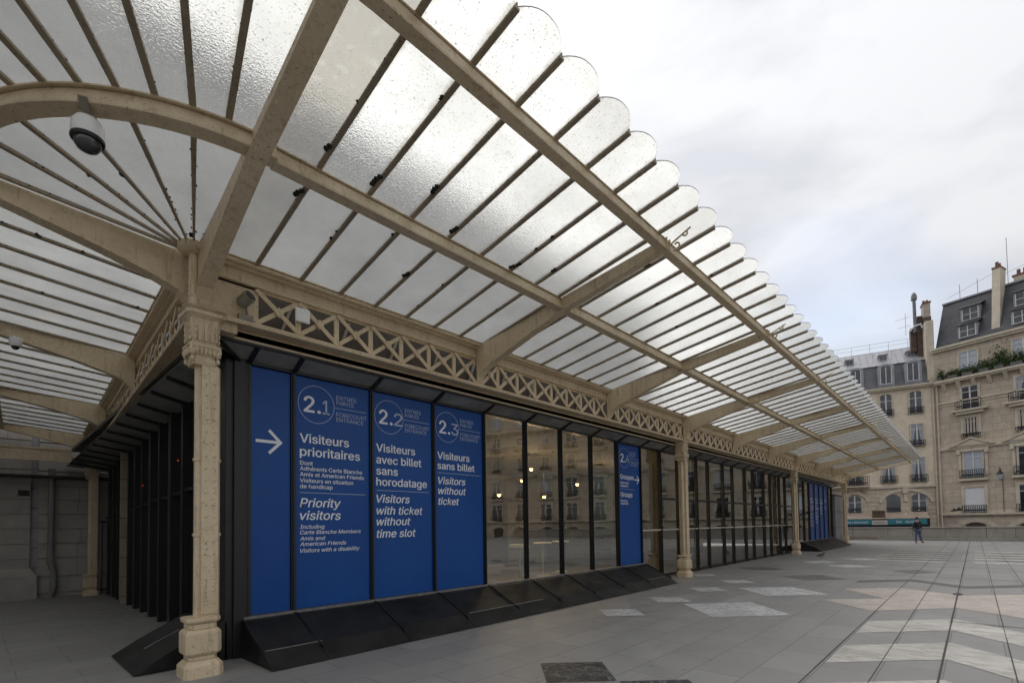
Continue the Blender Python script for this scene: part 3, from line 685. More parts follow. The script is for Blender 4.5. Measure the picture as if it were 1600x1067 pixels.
for k, th in enumerate(ths):
    r0 = .16 if k % 2 == 0 else 2.0
    b = MB(); sd = Vector((math.sin(R(th)), -math.cos(R(th)), 0))
    for hh, za, zb in ((.026, -.036, -.012), (.006, -.012, .02)):
        for ra, rb in ((r0, 2.0), (2.0, 4.285)) if r0 < 1 else ((2.0, 4.285),):
            a, c = pol(ra, th, gf(ra, th)), pol(rb, th, gf(rb, th))
            ta = .35 if ra < .5 else 1
            b.hexa([a - sd * hh * ta + Vector((0, 0, za)), a + sd * hh * ta + Vector((0, 0, za)), a + sd * hh * ta + Vector((0, 0, zb)), a - sd * hh * ta + Vector((0, 0, zb))],
                   [c - sd * hh + Vector((0, 0, za)), c + sd * hh + Vector((0, 0, za)), c + sd * hh + Vector((0, 0, zb)), c - sd * hh + Vector((0, 0, zb))])
    bars.insert(0, b)
    r_ = r0 + .2
    while r_ < 4.0:
        if rnd.random() < .85:
            q = rnd.uniform(.018, .03) if rnd.random() < .07 else rnd.uniform(.005, .011); pp = pol(r_, th, gf(r_, th) - .018) + sd * rnd.choice((-.022, .022)); moss.blob(pp, (q, q, q), 6, .35)
        r_ += rnd.uniform(.04, .2)
def wedge(tha, thb, ra, rb, scal):
    g = MB(); n = 10; pts = [pol(ra, tha, gf(ra, tha)), pol(ra, thb, gf(ra, thb))]
    if ra < .5: pts = [pol(ra, tha, gf(ra, tha)), pol(ra, (tha + thb) / 2, gf(ra, (tha + thb) / 2)), pol(ra, thb, gf(ra, thb))]
    for k in range(n + 1):
        t_ = k / n; th = thb * (1 - t_) + tha * t_; e = max(0, 1 - abs(2 * t_ - 1) ** 2.4) * scal; pts.append(pol(rb + e, th, gf(rb + e, th)))
    up = Vector((0, 0, .009)); g.quad(*pts, mi=0); g.quad(*[p + up for p in reversed(pts)], mi=1)
    g.uv = {}
    m0_ = len(pts) - n - 1
    for q in range(m0_): g.uv[q] = (q / (m0_ - 1), 0)
    for q in range(n + 1): g.uv[m0_ + q] = (1 - q / n, 1)
    for i in range(len(pts)):
        j = (i + 1) % len(pts); g.quad(pts[i], pts[j], pts[j] + up, pts[i] + up, mi=2)
    return g
fan = []
for k in range(12): fan.append(wedge(ths[k] + .15, ths[k + 1] - .15, 2.0, 4.27, .12))
for k in range(0, 12, 2): fan.append(wedge(ths[k] + .3, ths[k + 2] - .3, .16, 1.995, 0))
# strips beside the two hip rafters, closing fan to wings
def closing(fr, gzl, u1a, u1b, pa, pb):
    g = MB(); up = Vector((0, 0, .009))
    pts = [fr(u1a - .008, .2, gzl(.2)), fr(u1b - .008, 4.27, gzl(4.27)), fr(u1b - .2, 4.38, gzl(4.38)), pb, pa]
    g.quad(*pts, mi=0); g.quad(*[p + up for p in reversed(pts)], mi=1)
    for i in range(5): j = (i + 1) % 5; g.quad(pts[i], pts[j], pts[j] + up, pts[i] + up, mi=2)
    return g
fan.append(closing(fF, gzl, buF(0, .2), buF(0, 4.27), pol(.2, 86.6, gzl(.2)), pol(4.27, 86.6, gzl(4.27))))
fan.append(closing(fS, gzs, buS(0, .2), buS(0, 4.27), pol(.2, -.2, gzs(.2)), pol(4.27, -.2, gzs(4.27))))
allp = fan + panes[nF_p:] + panes[:nF_p]
for g_ in allp[:100]: g_.build('glass_pane', [M['cg_low'], M['cg_top'], M['glass_edge']], canopy, recalc=False)
rest = MB()
for g_ in allp[100:]:
    n = len(rest.v); rest.v += g_.v; rest.f += [tuple(n + i for i in f) for f in g_.f]; rest.mi += g_.mi
if rest.v: tag(rest.build('far_glass_panes', [M['cg_low'], M['cg_top'], M['glass_edge']], canopy, recalc=False), kind='stuff')
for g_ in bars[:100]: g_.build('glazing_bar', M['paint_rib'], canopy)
rest = MB()
for g_ in bars[100:]:
    n = len(rest.v); rest.v += g_.v; rest.f += [tuple(n + i for i in f) for f in g_.f]; rest.mi += g_.mi
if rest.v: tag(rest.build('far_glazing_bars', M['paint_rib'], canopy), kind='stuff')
for u_, v_ in ((buF(0, 2.3), 2.3), (buF(1, 2.2), 2.2), (buF(3, 2.15), 2.15), (buF(5, 2.1), 2.1), (buF(6, 2.4), 2.4), (buF(0, 1.6), 1.6), (buF(3, 1.1), 1.1), (buF(2, 2.5), 2.5)):
    for q_ in range(rnd.choice((2, 3, 4))): moss.blob(fF(u_ - .045 + rnd.uniform(-.015, .015), v_ + q_ * .05, gzl(v_) - .03), (.03, .027, .022), 8, .2)
tag(moss.build('moss', M['moss']), 'dark moss and dirt clumps along the canopy glazing bars', 'moss', kind='stuff')
b = MB(); b.box(-4.3, .1, LS * NS - .28, LS * NS - .1, 3.78, 4.10); b.box(-4.3, .1, LS * NS - .31, LS * NS - .285, 3.75, 3.79); b.box(-4.3, .1, LS * NS - .31, LS * NS - .285, 4.08, 4.13)
b.build('end_girder', M['paint'], canopy)

# ============================================================ GLASS PAVILION
pav = empty('glass_pavilion', (.55, .5, 0)); tag(pav, 'low black steel entrance pavilion with tall glass bays under the canopy', 'pavilion')
YG = .5; X0 = .63; PX = lambda n: 1.255 + 1.2677 * n; NE = 29
def mull(x, z0, wd=.045):
    b = MB(); b.box(x - wd, x + wd, YG - .045, YG + .06, z0, 3.93); b.box(x - .012, x + .012, YG - .065, YG - .047, z0, 3.93); return b
low0 = .5
m0 = mull(0, low0, .032).build('mullion', M['black'], pav, origin=(0, 0, 0)); 
m0.location = (X0 + .02 , 0, 0)
for n in range(0, 30):
    if 9 <= n <= 21: continue
    c = cp(m0, pav, (PX(n), 0, 0))
md = mull(0, .0, .05).build('door_mullion', M['black'], pav); md.location = (PX(9), 0, 0)
# locations are relative to the pavilion base, the mesh already subtracts it once
for n in range(10, 22): c = cp(md, pav, (PX(n), 0, 0)); c.scale = (1.0 if n % 2 == 0 else .55, 1, 1)
for o in pav.children: o.location.x -= 0.0
b = MB(); b.box(X0 - .12, PX(NE) + .06, YG - .07, YG + .1, 3.9, 3.95); b.build('head_rail', M['black'], pav)
b = MB(); b.box(X0 - .05, PX(8) + .05, YG - .1, YG + .08, .485, .52); b.build('sill', M['rail'], pav)
b = MB(); b.box(PX(22), PX(NE) + .05, YG - .1, YG + .08, .485, .52); b.build('sill', M['rail'], pav)
def gpane(x0, x1, z0, z1):
    g = MB(); g.quad((x0, YG, z0), (x1, YG, z0), (x1, YG, z1), (x0, YG, z1)); return g
signs = {-1, 0, 1, 2, 7, 24, 25, 26, 27}
for n in range(-1, 29):
    if n in signs: continue
    x0 = PX(n) + .03; x1 = PX(n + 1) - .03; z0 = .52 if (n < 8 or n >= 22) else .09
    gpane(x0, x1, z0, 3.9).build('window_pane', M['glass'], pav, recalc=False)
b = MB(); b.box(PX(8), PX(22), YG - .03, YG + .05, .02, .09); b.box(PX(9), PX(21), YG - .04, YG + .06, 2.40, 2.47); b.build('door_rail', M['black'], pav)
b = MB()
for n in range(8, 22): b.box(PX(n) + .06, PX(n + 1) - .06, YG - .045, YG - .02, 1.44, 1.485)
b.build('push_bar', M['pushbar'], pav)
# coving glass and ribs between facade head and canopy beam
b = MB(); b.box(X0 - .5, PX(NE) + .05, .115, .15, 4.045, 4.083); b.build('coving_rail', M['black'], pav)
cr = MB(); cr.bar((0, YG - .02, 3.90), (0, .13, 4.055), .055, .035); cr0 = cr.build('coving_rib', M['black'], pav); cr0.location = (X0 + .02, 0, 0)
for n in range(0, 30): cp(cr0, pav, (PX(n), 0, 0))
for n in range(-1, 29):
    x0 = PX(n) if n >= 0 else X0; x1 = PX(n + 1)
    g = MB(); g.quad((x0, YG - .02, 3.925), (x1, YG - .02, 3.925), (x1, .14, 4.06), (x0, .14, 4.06)); g.build('coving_pane', M['coveglass'], pav, recalc=False)
b = MB(); b.bar((.2, .1, 4.0), (X0 - .06, YG - .02, 3.90), .04, .04); b.bar((.12, .35, 4.0), (X0 - .2, YG + .12, 3.9), .04, .04); b.build('corner_brace', M['black'], pav)
g = MB(); g.quad((X0, YG - .02, 3.93), (X0, .14, 4.06), (.05, .14, 4.06), (X0 - .12, YG - .02, 3.93)); g.build('coving_pane', M['coveglass'], pav, recalc=False)
# skirts
prof = [(.42, .485), (.30, .475), (0.0, .325), (-.30, .195), (-.60, .012)]
def skirt(xa, xb, ya=0):
    b = MB(); b.hexa([(xa, y, z) for y, z in prof] + [(xa, .42, .0)], [(xb, y, z) for y, z in prof] + [(xb, .42, .0)]); return b
def fin(x, dx=0):
    b = MB(); pf = [(.46, .49), (.30, .475), (0, .325), (-.42, .135)]
    b.hexa([(x - .012 + dx * k / 3, y, z) for k, (y, z) in enumerate(pf)] + [(x - .012, .3, .2)], [(x + .012 + dx * k / 3, y, z + .014) for k, (y, z) in enumerate(pf)] + [(x + .012, .3, .2)])
    b2 = MB()
    for i in range(3):
        (y0, z0), (y1, z1) = pf[i], pf[i + 1]; b2.bar((x, y0, z0 + .008), (x, y1, z1 + .008), .02, .022)
    return b2
edges = [.55] + [PX(n) for n in range(0, 9)]
for i, (a, c) in enumerate(zip(edges[:-1], edges[1:])):
    skirt(a, c - .006).build('skirt_panel', M['black2'], pav, bevel=.004)
    fin(c).build('skirt_fin', M['black'], pav)
for n in range(22, 29):
    skirt(PX(n), PX(n + 1) - .006).build('skirt_panel', M['black2'], pav); fin(PX(n)).build('skirt_fin', M['black'], pav)
for x0, x1 in ((.58, 1.3), (3.9, 5.9), (10.2, 11.2)):
    b = MB(); b.bar((x0, -.312, .196), (x1, -.312, .196), .012, .012); b.build('skirt_strip', M['rail'], pav)
# side skirt beside the corner column
b = MB(); ps = [(.40, .485), (.28, .475), (0, .33), (-.26, .2), (-.58, .012), (.40, 0)]
b.hexa([(x, .46, z) for x, z in ps], [(x + .03, 2.05, z - .04) for x, z in ps]); b.build('skirt_panel', M['black2'], pav, bevel=.004)
b = MB(); b.bar((.06, 1.25, .34), (-.33, 1.25, .155), .012, .012); b.build('skirt_strip', M['rail'], pav)
# corner post, side wall with doors
b = MB(); b.box(X0 - .26, X0 - .04, YG - .04, YG + .2, .0, 3.93); b.box(X0 - .17, X0 - .03, YG - .085, YG - .042, .0, 3.93); b.box(X0 - .035, X0 + .005, YG - .07, YG + .1, .45, 3.93); b.build('corner_post', M['black'], pav, bevel=.006)
b = MB(); b.box(X0 + .012, X0 + .03, YG - .05, YG - .0, .5, 3.9); b.build('rust_strip', simple('rusty_edge', (.05, .02, .012), .7, .3, 10), pav)
def xs(y): return .5 + SA * (y - .5)
y = 1.1; i = 0
while y < 13.2:
    zb = gz(y); h_ = .09 if i % 2 else .05
    b = MB(); b.box(xs(y) - .1, xs(y) + .12, y - h_, y + h_, zb, 3.93 - SZ * y); b.build('side_mullion', M['black'], pav)
    y2 = y + 1.0
    b = MB(); b.quad((xs(y) + .05, y, zb + .02), (xs(y2) + .05, y2, zb + .02), (xs(y2) + .05, y2, 3.9 - SZ * y), (xs(y) + .05, y, 3.9 - SZ * y))
    if i == 0: b.build('side_pane', M['glass'], pav, recalc=False)
    else:
        b.build('side_panel', M['black'], pav, recalc=False)
        b = MB(); b.box(xs(y) - .03, xs(y) + .04, y + .1, y2 - .05, zb + 2.36, zb + 2.42); b.box(xs(y) - .03, xs(y), y + .2, y + .23, zb + .9, zb + 1.5); b.build('door_trim', M['rail' if 0 else 'black2'], pav)
    b = MB(); b.bar((xs(y), y, 3.87 - SZ * y), (.07, y, 4.0 - SZ * y), .06, .05, up=(0, 0, 1)); b.build('coving_rib', M['black'], pav)
    g = MB(); g.quad((xs(y), y, 3.9 - SZ * y), (xs(y2), y2, 3.9 - SZ * y2), (.05, y2, 4.03 - SZ * y2), (.05, y, 4.03 - SZ * y)); g.build('coving_pane', M['coveglass'], pav, recalc=False)
    y = y2; i += 1
g = MB(); g.quad((xs(.5), .72, 3.9), (xs(1.1), 1.1, 3.9 - .02), (.05, 1.1, 4.01), (.05, .72, 4.03)); g.build('coving_pane', M['coveglass'], pav, recalc=False)
# roof, interior shell
b = MB(); b.box(.12, 38.1, .13, 13.6, 4.12, 4.19); b.build('roof', M['roofgrey'], pav)
b = MB(); b.box(.62, 38.0, .68, 13.5, 3.98, 4.08); b.build('interior_ceiling', M['ceil'], pav)
# dark upstand and roof-light ribs behind the lattice
b = MB(); b.box(.75, 38.1, .55, .62, 4.2, 5.02); b.build('roof_upstand', M['dark'], pav)
b = MB(); b.box(.5, 13.3, -.22, -.17, 4.24, 5.0, fS); b.build('roof_upstand', M['dark'], pav)
x = 1.0
while x < 16: b = MB(); b.bar((x, .5, 4.2), (x + .25, .5, 4.9), .05, .03); b.build('upstand_rib', M['grey_plastic'], pav); x += .9
b = MB(); b.box(37.95, 38.05, .5, 13.5, 0, 4.1); b.build('end_wall', M['black'], pav)
b = MB(); b.box(.7, 38, 9.4, 9.55, -.2, 3.98); b.build('interior_wall', stone('interior_stone', (.36, .30, .22), .5, .3), pav)
for x in (9.0, 13.5, 18.0, 22.5, 27):
    b = MB(); b.box(x, x + 1.6, 9.34, 9.39, -.1, 2.7); b.build('interior_door', M['dark'], pav)
    b = MB(); b.box(x - .2, x + 1.8, 9.2, 9.335, 2.75, 2.95); b.build('door_hood', M['dark'], pav)

# hanging lamps seen through the glass
for i, (x, z) in enumerate(((9.08, 2.6), (10.61, 3.5), (11.26, 2.61), (13.19, 3.13), (14.86, 3.5), (10.15, 3.1))):
    l = empty('pendant_lamp', (x, 4.0, z))
    pl = ('over the first clear glass bay', 'high behind the second clear bay', 'lower one behind the second clear bay', 'behind the third clear bay', 'high behind the bay before the 2.4 sign', 'between the first two clear bays')[i]
    tag(l, 'warm lit ceiling lamp inside the pavilion, ' + pl, 'lamp', 'warm lamps inside the pavilion')
    b = MB(); b.lathe([(.02, .06), (.06, .03), (.06, -.02), (.03, -.04)], (x, 4.0, z), 12); b.build('bulb', M['lamp'], l, smooth=True)
    b = MB(); b.lathe([(.03, .12), (.09, .06), (.1, .03), (.095, .03), (.02, .08)], (x, 4.0, z), 12); b.tube([(x, 4, z + .1), (x, 4, 3.98)], .006, 5); b.build('shade', M['black'], l)
    ld = bpy.data.lights.new('lamp_glow', 'POINT'); ld.energy = 26; ld.color = (1, .72, .4); ld.shadow_soft_size = .07; lo = bpy.data.objects.new('lamp_glow', ld); col.objects.link(lo); lo.parent = l; lo.location = (0, 0, -.12)
# pale standing tables inside
for i, (x, y) in enumerate(((9.3, 3.4), (10.9, 3.8), (12.4, 4.2), (8.2, 2.4))):
    t_ = empty('standing_table', (x, y, 0)); tag(t_, 'small white standing table inside the glass pavilion, ' + ('behind the first clear bay', 'behind the second clear bay', 'behind the third clear bay', 'nearest to the glass')[i], 'table', 'standing tables inside the pavilion')
    b = MB(); b.lathe([(.3, 1.05), (.31, 1.07), (.3, 1.09)], (x, y, 0), 16); b.build('table_top', M['linen'], t_)
    b = MB(); b.tube([(x, y, 0), (x, y, 1.05)], .03, 8); b.lathe([(.22, 0), (.2, .03)], (x, y, 0), 14); b.build('leg', M['linen'], t_)
# indoor notice board behind the glass next to the 2.4 sign
b = MB(); b.box(9.0, 10.0, .56, .58, 1.38, 3.0); nb_ = b.build('notice_board', simple('pale_green_paper', (.30, .33, .29), .8, .06, 3))
tag(nb_, 'pale blank board standing behind the glass left of the 2.4 sign', 'board')

# ============================================================ SIGNS
YS = YG - .012
def sign(x0, x1, label, items, z0=.525, z1=3.895, res=3):
    b = MB(); b.box(x0, x1, YS, YG + .02, z0, z1)
    s = b.build('entrance_sign', M['blue']); tag(s, label, 'sign', 'blue entrance signs on the glass bays')
    A, T = MB(), MB()
    for it in items:
        k = it[0]
        if k == 'B': add_flat(A, text_mesh(it[1], it[2], it[3], it[4], .23, .06, 0, res), YS - .003)
        elif k == 'g': add_flat(T, text_mesh(it[1], it[2], it[3], it[4], .21, .03, 0, res), YS - .003)
        elif k == 't': add_flat(T, text_mesh(it[1], it[2], it[3], it[4], .062, .0, 0, res), YS - .003)
        elif k == 'b': add_flat(A, text_mesh(it[1], it[2], it[3], it[4], .128, .06, 0, res), YS - .003)
        elif k == 'bi': add_flat(A, text_mesh(it[1], it[2], it[3], it[4], .128, .05, .2, res), YS - .003)
        elif k == 'm': add_flat(A, text_mesh(it[1], it[2], it[3], it[4], .058, .05, 0, res), YS - .003)
        elif k == 'mi': add_flat(A, text_mesh(it[1], it[2], it[3], it[4], .055, .04, .2, res), YS - .003)
        elif k == 'ring': ring(T, it[1], it[2], .282, .008, YS - .003)
        elif k == 'rule': rect(T, it[1], it[2], it[3] - .004, it[3] + .004, YS - .003)
        elif k == 'arrow':
            x, z, q = it[1:4]; a = .04 * q
            stroke(A, x, z, x + .32 * q, z, a, YS - .003); stroke(A, x + .17 * q, z + .155 * q, x + .335 * q, z - .012 * q, a, YS - .0035); stroke(A, x + .17 * q, z - .155 * q, x + .335 * q, z + .012 * q, a, YS - .004)
    A.build('lettering', M['letter'], s, recalc=False)
    if T.v: T.build('fine_lettering', M['letter_thin'], s, recalc=False)
    return s
def head(x, num):
    w_ = .105 if num == '1' else .17
    return [('ring', x + .25, 3.515), ('B', '2.', x + .06, 3.39, .25), ('g', num, x + .345, 3.39, w_), ('t', 'ENTRÉE', x + .565, 3.65, .34), ('t', 'PARVIS', x + .565, 3.57, .29), ('t', 'FORECOURT', x + .565, 3.39, .52), ('t', 'ENTRANCE', x + .565, 3.31, .46), ('rule', x + .54, x + 1.08, 3.515)]
P1 = [('b', 'Visiteurs', 0, 2.93, .77), ('b', 'prioritaires', 0, 2.735, .96), ('m', 'Dont', 0, 2.60, .19), ('m', 'Adhérents Carte Blanche', 0, 2.52, 1.0), ('m', 'Amis et American Friends', 0, 2.435, 1.03), ('m', 'Visiteurs en situation', 0, 2.345, .84), ('m', 'de handicap', 0, 2.26, .5), ('rule', 0, 1.06, 2.195),
      ('bi', 'Priority', 0, 1.985, .63), ('bi', 'visitors', 0, 1.8, .63), ('mi', 'Including', 0, 1.67, .37), ('mi', 'Carte Blanche Members', 0, 1.59, .97), ('mi', 'Amis and', 0, 1.5, .38), ('mi', 'American Friends', 0, 1.42, .72), ('mi', 'Visitors with a disability', 0, 1.325, .95)]
P2 = [('b', 'Visiteurs', 0, 2.92, .77), ('b', 'avec billet', 0, 2.725, .9), ('b', 'sans', 0, 2.54, .41), ('b', 'horodatage', 0, 2.36, 1.02), ('rule', 0, 1.06, 2.28), ('bi', 'Visitors', 0, 2.08, .65), ('bi', 'with ticket', 0, 1.885, .92), ('bi', 'without', 0, 1.705, .66), ('bi', 'time slot', 0, 1.505, .77)]
P3 = [('b', 'Visiteurs', 0, 2.91, .78), ('b', 'sans billet', 0, 2.725, .91), ('rule', 0, 1.07, 2.655), ('bi', 'Visitors', 0.01, 2.45, .66), ('bi', 'without', 0.01, 2.265, .67), ('bi', 'ticket', 0.01, 2.07, .49)]
P4 = [('b', 'Groupes', 0, 2.915, .74), ('m', 'Réservation', 0, 2.785, .46), ('m', 'obligatoire', 0, 2.70, .42), ('rule', 0, .75, 2.635), ('b', 'Groups', 0, 2.42, .64), ('m', 'Booking', 0, 2.28, .36), ('m', 'essential', 0, 2.205, .40), ('arrow', .79, 2.93, .78)]
def sh(P, x):
    o = []
    for it in P:
        it = list(it)
        if it[0] == 'rule': it[1] += x; it[2] += x
        elif it[0] == 'arrow': it[1] += x
        else: it[2] += x
        o.append(tuple(it))
    return o
sign(X0 + .035, PX(0) - .035, 'narrow blue panel with only a white right-pointing arrow', [('arrow', .75, 2.885, 1.03)])
sign(PX(0) + .03, PX(1) - .03, 'blue panel numbered 2.1 for priority visitors', head(1.36, '1') + sh(P1, 1.36))
sign(PX(1) + .03, PX(2) - .03, 'blue panel numbered 2.2 for visitors with ticket without time slot', head(2.62, '2') + sh(P2, 2.62))
sign(PX(2) + .03, PX(3) - .03, 'blue panel numbered 2.3 for visitors without ticket', head(3.88, '3') + sh(P3, 3.89))
sign(PX(7) + .03, PX(8) - .03, 'blue panel numbered 2.4 for groups, with small arrow, left of the second column', head(10.27, '4') + sh(P4, 10.29))
for n, P, q, lb in ((24, P1, '1', 'far blue panel with the longest text column, leftmost of the far four'), (25, P2, '2', 'far blue panel second from the left of the far four'), (26, P3, '3', 'far blue panel third from the left of the far four'), (27, P4[:1] + P4[4:5], '4', 'far blue panel beside the pavilion end wall, shortest text of the far four')):
    x = PX(n) + .1; sign(PX(n) + .03, PX(n + 1) - .03, lb, sh(P, x), res=1)

# ============================================================ FIXTURES
t_ = empty('dome_camera', (-1.27, -1.6, 5.0)); tag(t_, 'white dome security camera hanging from the curved purlin', 'camera')
cx, cy, cz = -1.27, -1.6, 4.78
n_dome = len(col.objects)
b = MB(); b.lathe([(.03, .16), (.10, .155), (.128, .11), (.132, .02), (.13, -.02)], (cx, cy, cz), 28); b.build('housing', M['white_plastic'], t_, smooth=True)
b = MB(); b.lathe([(.134, .0), (.137, -.02), (.13, -.035), (.112, -.04)], (cx, cy, cz - .02), 28); b.build('rim', M['black'], t_, smooth=True)
b = MB(); b.lathe([(.11, .0), (.105, -.035), (.08, -.07), (.04, -.092), (.005, -.1)], (cx, cy, cz - .06), 24); b.build('dome', simple('smoked_dome', (.03, .03, .032), .06, .2, 5, bstr=0, spec=.9), t_, smooth=True)
b = MB(); b.box(cx - .08, cx + .06, cy - .05, cy + .05, cz + .165, cz + .2); b.bar((cx, cy, cz + .185), (cx - .06, cy - .13, cz + .29), .07, .03); b.build('bracket', M['grey_plastic'], t_)
for o_ in list(col.objects)[n_dome:]:
    for v in o_.data.vertices:
        off = Vector((cx, cy, cz + .18)) - t_.location; v.co = off + (v.co - off) * .82
t_ = empty('spotlight', (.42, -.1, 4.35)); tag(t_, 'round cream spotlight standing on the beam beside the corner column', 'spotlight')
b = MB(); d = Vector((.35, -.75, .42)).normalized(); p = Vector((.36, -.1, 4.46)); b.tube([p, p + d * .02, p + d * .17], [.05, .072, .078], 18, cap=True); b.build('lamp_housing', M['grey_plastic'], t_, smooth=True)
b = MB(); b.tube([p + d * .172, p + d * .176], .066, 18); b.build('lens', M['window_glass'], t_)
b = MB(); b.box(.33, .5, -.13, -.07, 4.245, 4.33); b.bar((.44, -.1, 4.33), (.42, -.1, 4.44), .03, .02); b.build('bracket', M['grey_plastic'], t_)
t_ = empty('access_point', (1.11, -.12, 4.5)); tag(t_, 'white square wireless box fixed on the lattice near the corner', 'wireless box')
b = MB(); b.box(1.015, 1.215, -.165, -.125, 4.43, 4.62); b.build('casing', M['white_plastic'], t_, bevel=.018)
b = MB(); b.box(1.07, 1.16, -.124, -.09, 4.47, 4.57); b.build('bracket', M['grey_plastic'], t_)
t_ = empty('side_camera', (-1.46, 4.0, 4.6)); tag(t_, 'small grey camera hanging under the side wing rafter at the left edge', 'camera')
b = MB(); b.lathe([(.02, .1), (.07, .09), (.075, 0), (.05, -.04)], (-1.46, 4.0, 4.56), 16); b.tube([(-1.46, 4.0, 4.65), (-1.46, 4.38, 4.78)], .012, 6); b.build('housing', M['white_plastic'], t_, smooth=True)
b = MB(); b.blob((-1.46, 4.0, 4.515), (.05, .05, .05), 12, 0); b.build('dome', M['black'], t_, smooth=True)
for i, (x, y, z) in enumerate(((.46, 3.0, 2.83), (.5, 5.8, 2.6))):
    b = MB(); b.blob((x - .02, y, z), (.011, .011, .011), 8, 0); tag(b.build('door_indicator', M['red_led']), ('bright red indicator light on the nearer dark side door', 'faint red indicator light on the farther dark side door')[i], 'indicator light')

# ============================================================ MUSEUM
mus = empty('museum_building', (5, 14.6, 0)); tag(mus, 'large stone museum building behind the glass canopy with banded masonry wall', 'museum')
YM = 14.15
b = MB(); b.box(-32, 40, YM + .02, 40, -1.2, 19.2); b.build('wall', M['stone_up'], mus)
b = MB(); b.box(-30, -7.5, 1.5, YM + .015, -1.2, 19.0); b.box(-30, -7.3, 1.3, YM, 19.0, 19.4); b.build('added_shade_wing', M['stone_up'], mus)  # invented out-of-view block, added to shade the left passage
b = MB()
def course(x0, x1, yf, z0, z1): b.box(x0, x1, yf, YM + .015, z0, z1)
zz = [-1.0, -.05, .30, .86, 1.31, 1.76, 2.20, 2.64, 3.08, 3.52, 3.96, 4.40, 4.84, 5.28]
b.box(-32, -.57, YM - .28, YM + .015, -1.0, .38); b.box(-32, -.57, YM - .32, YM - .285, -1.0, -.05)
b.hexa([(-32, YM - .28, .38), (-.57, YM - .28, .38), (-.57, YM + .015, .38), (-32, YM + .015, .38)], [(-32, YM - .12, .62), (-.72, YM - .12, .62), (-.72, YM + .015, .62), (-32, YM + .015, .62)])
for z0, z1 in zip(zz[3:-1], zz[4:]):
    x = -32
    while x < -.75:
        x2 = min(x + rnd.uniform(.9, 1.5), -.72)
        if -.72 - x2 < .3: x2 = -.72
        b.box(x + .004, x2 - .004, YM - .14 + rnd.uniform(-.006, .006), YM + .015, z0 + .02, z1 - .02); x = x2
b.box(-32, -.73, YM - .11, YM + .01, .62, 5.28)
for z0, z1 in zip([-.9, -.2] + zz[2:-1], [-.21] + zz[2:]):
    x = -.56
    while x < 3.0:
        x2 = x + rnd.uniform(.9, 1.5); b.box(x + .004, x2 - .004, YM - .03 + rnd.uniform(-.006, .006), YM + .015, z0 + .02, z1 - .02); x = x2
b.build('banded_masonry', M['stone_m'], mus, bevel=.01)
b = MB(); b.box(-32.3, 40.3, YM - .5, YM, 18.6, 19.2); b.box(-32.4, 40.4, YM - .7, YM, 19.2, 19.45); b.box(-32, 40, YM - .2, YM + .4, 19.45, 20.2); b.box(-32.2, 40.2, YM - .35, YM, 10.0, 10.4); b.build('cornice', M['stone_up'], mus)
for k in range(11):
    x = -28 + k * 6.2
    w_ = MB(); w_.box(x, x + 2.6, YM - .03, YM + .01, 5.8, 9.0)
    for j in range(9):
        a, c = math.pi * j / 9, math.pi * (j + 1) / 9
        w_.hexa([(x + 1.3, YM - .03, 9.0), (x + 1.3 + 1.3 * math.cos(a), YM - .03, 9 + 1.3 * math.sin(a)), (x + 1.3 + 1.3 * math.cos(c), YM - .03, 9 + 1.3 * math.sin(c))], [(x + 1.3, YM + .01, 9.0), (x + 1.3 + 1.3 * math.cos(a), YM + .01, 9 + 1.3 * math.sin(a)), (x + 1.3 + 1.3 * math.cos(c), YM + .01, 9 + 1.3 * math.sin(c))])
    w_.box(x + .3, x + 2.3, YM - .03, YM + .01, 11.4, 15.5)
    w_.build('window', M['window_glass'], mus)
b = MB()
dpx, dpy = -.28, YM - .25
b.tube([(dpx, dpy, 3.6), (dpx, dpy, .75), (dpx + .03, dpy - .02, .6), (dpx + .08, dpy - .03, .48), (dpx + .08, dpy - .03, -.02), (dpx + .02, dpy - .03, -.2), (dpx, dpy - .03, -.35)], .075, 12)
for z in (3.2, .72, -.02, .1): b.tube([(dpx + (.08 if z < .3 else 0), dpy - .01, z), (dpx + (.08 if z < .3 else 0), dpy - .01, z + .05)], .092, 12)
b.build('drainpipe', M['grey_hoard'], mus, smooth=True)
b = MB(); b.box(-2.0 + 1.0, -.75, YM - .17, YM - .15, 2.75, 2.92); b.build('vent_grille', M['dark'], mus)
b = MB(); b.box(-6, 1.5, YM - .6, YM - .02, 3.3, 3.36); b.build('soffit', M['dark'], mus)
# iron gate right of the far side column
t_ = empty('iron_gate', (1.2, 13.6, -.3)); tag(t_, 'dark iron bar gate between the far side column and the pavilion', 'gate')
b = MB()
for k in range(7): b.tube([(.92 + k * .13, 13.75, -.32), (.92 + k * .13, 13.75, 2.0)], .014, 6)
b.build('gate_bars', M['iron'], t_)
b = MB(); b.box(.85, 1.8, 13.73, 13.77, 1.95, 2.0); b.box(.85, 1.8, 13.73, 13.77, -.2, -.16); b.build('gate_rail', M['iron'], t_)

# ============================================================ FAR END
b = MB()
for k in range(3): b.box(38.4, 41.9, .35, .75, .02 + k * 1.13, 1.13 + k * 1.13)
b.box(38.3, 42.0, .3, .8, 3.42, 3.5); o = b.build('grey_hoarding', M['grey_hoard'], bevel=.02); tag(o, 'plain grey panelled block at the far end beyond the four blue signs', 'hoarding')
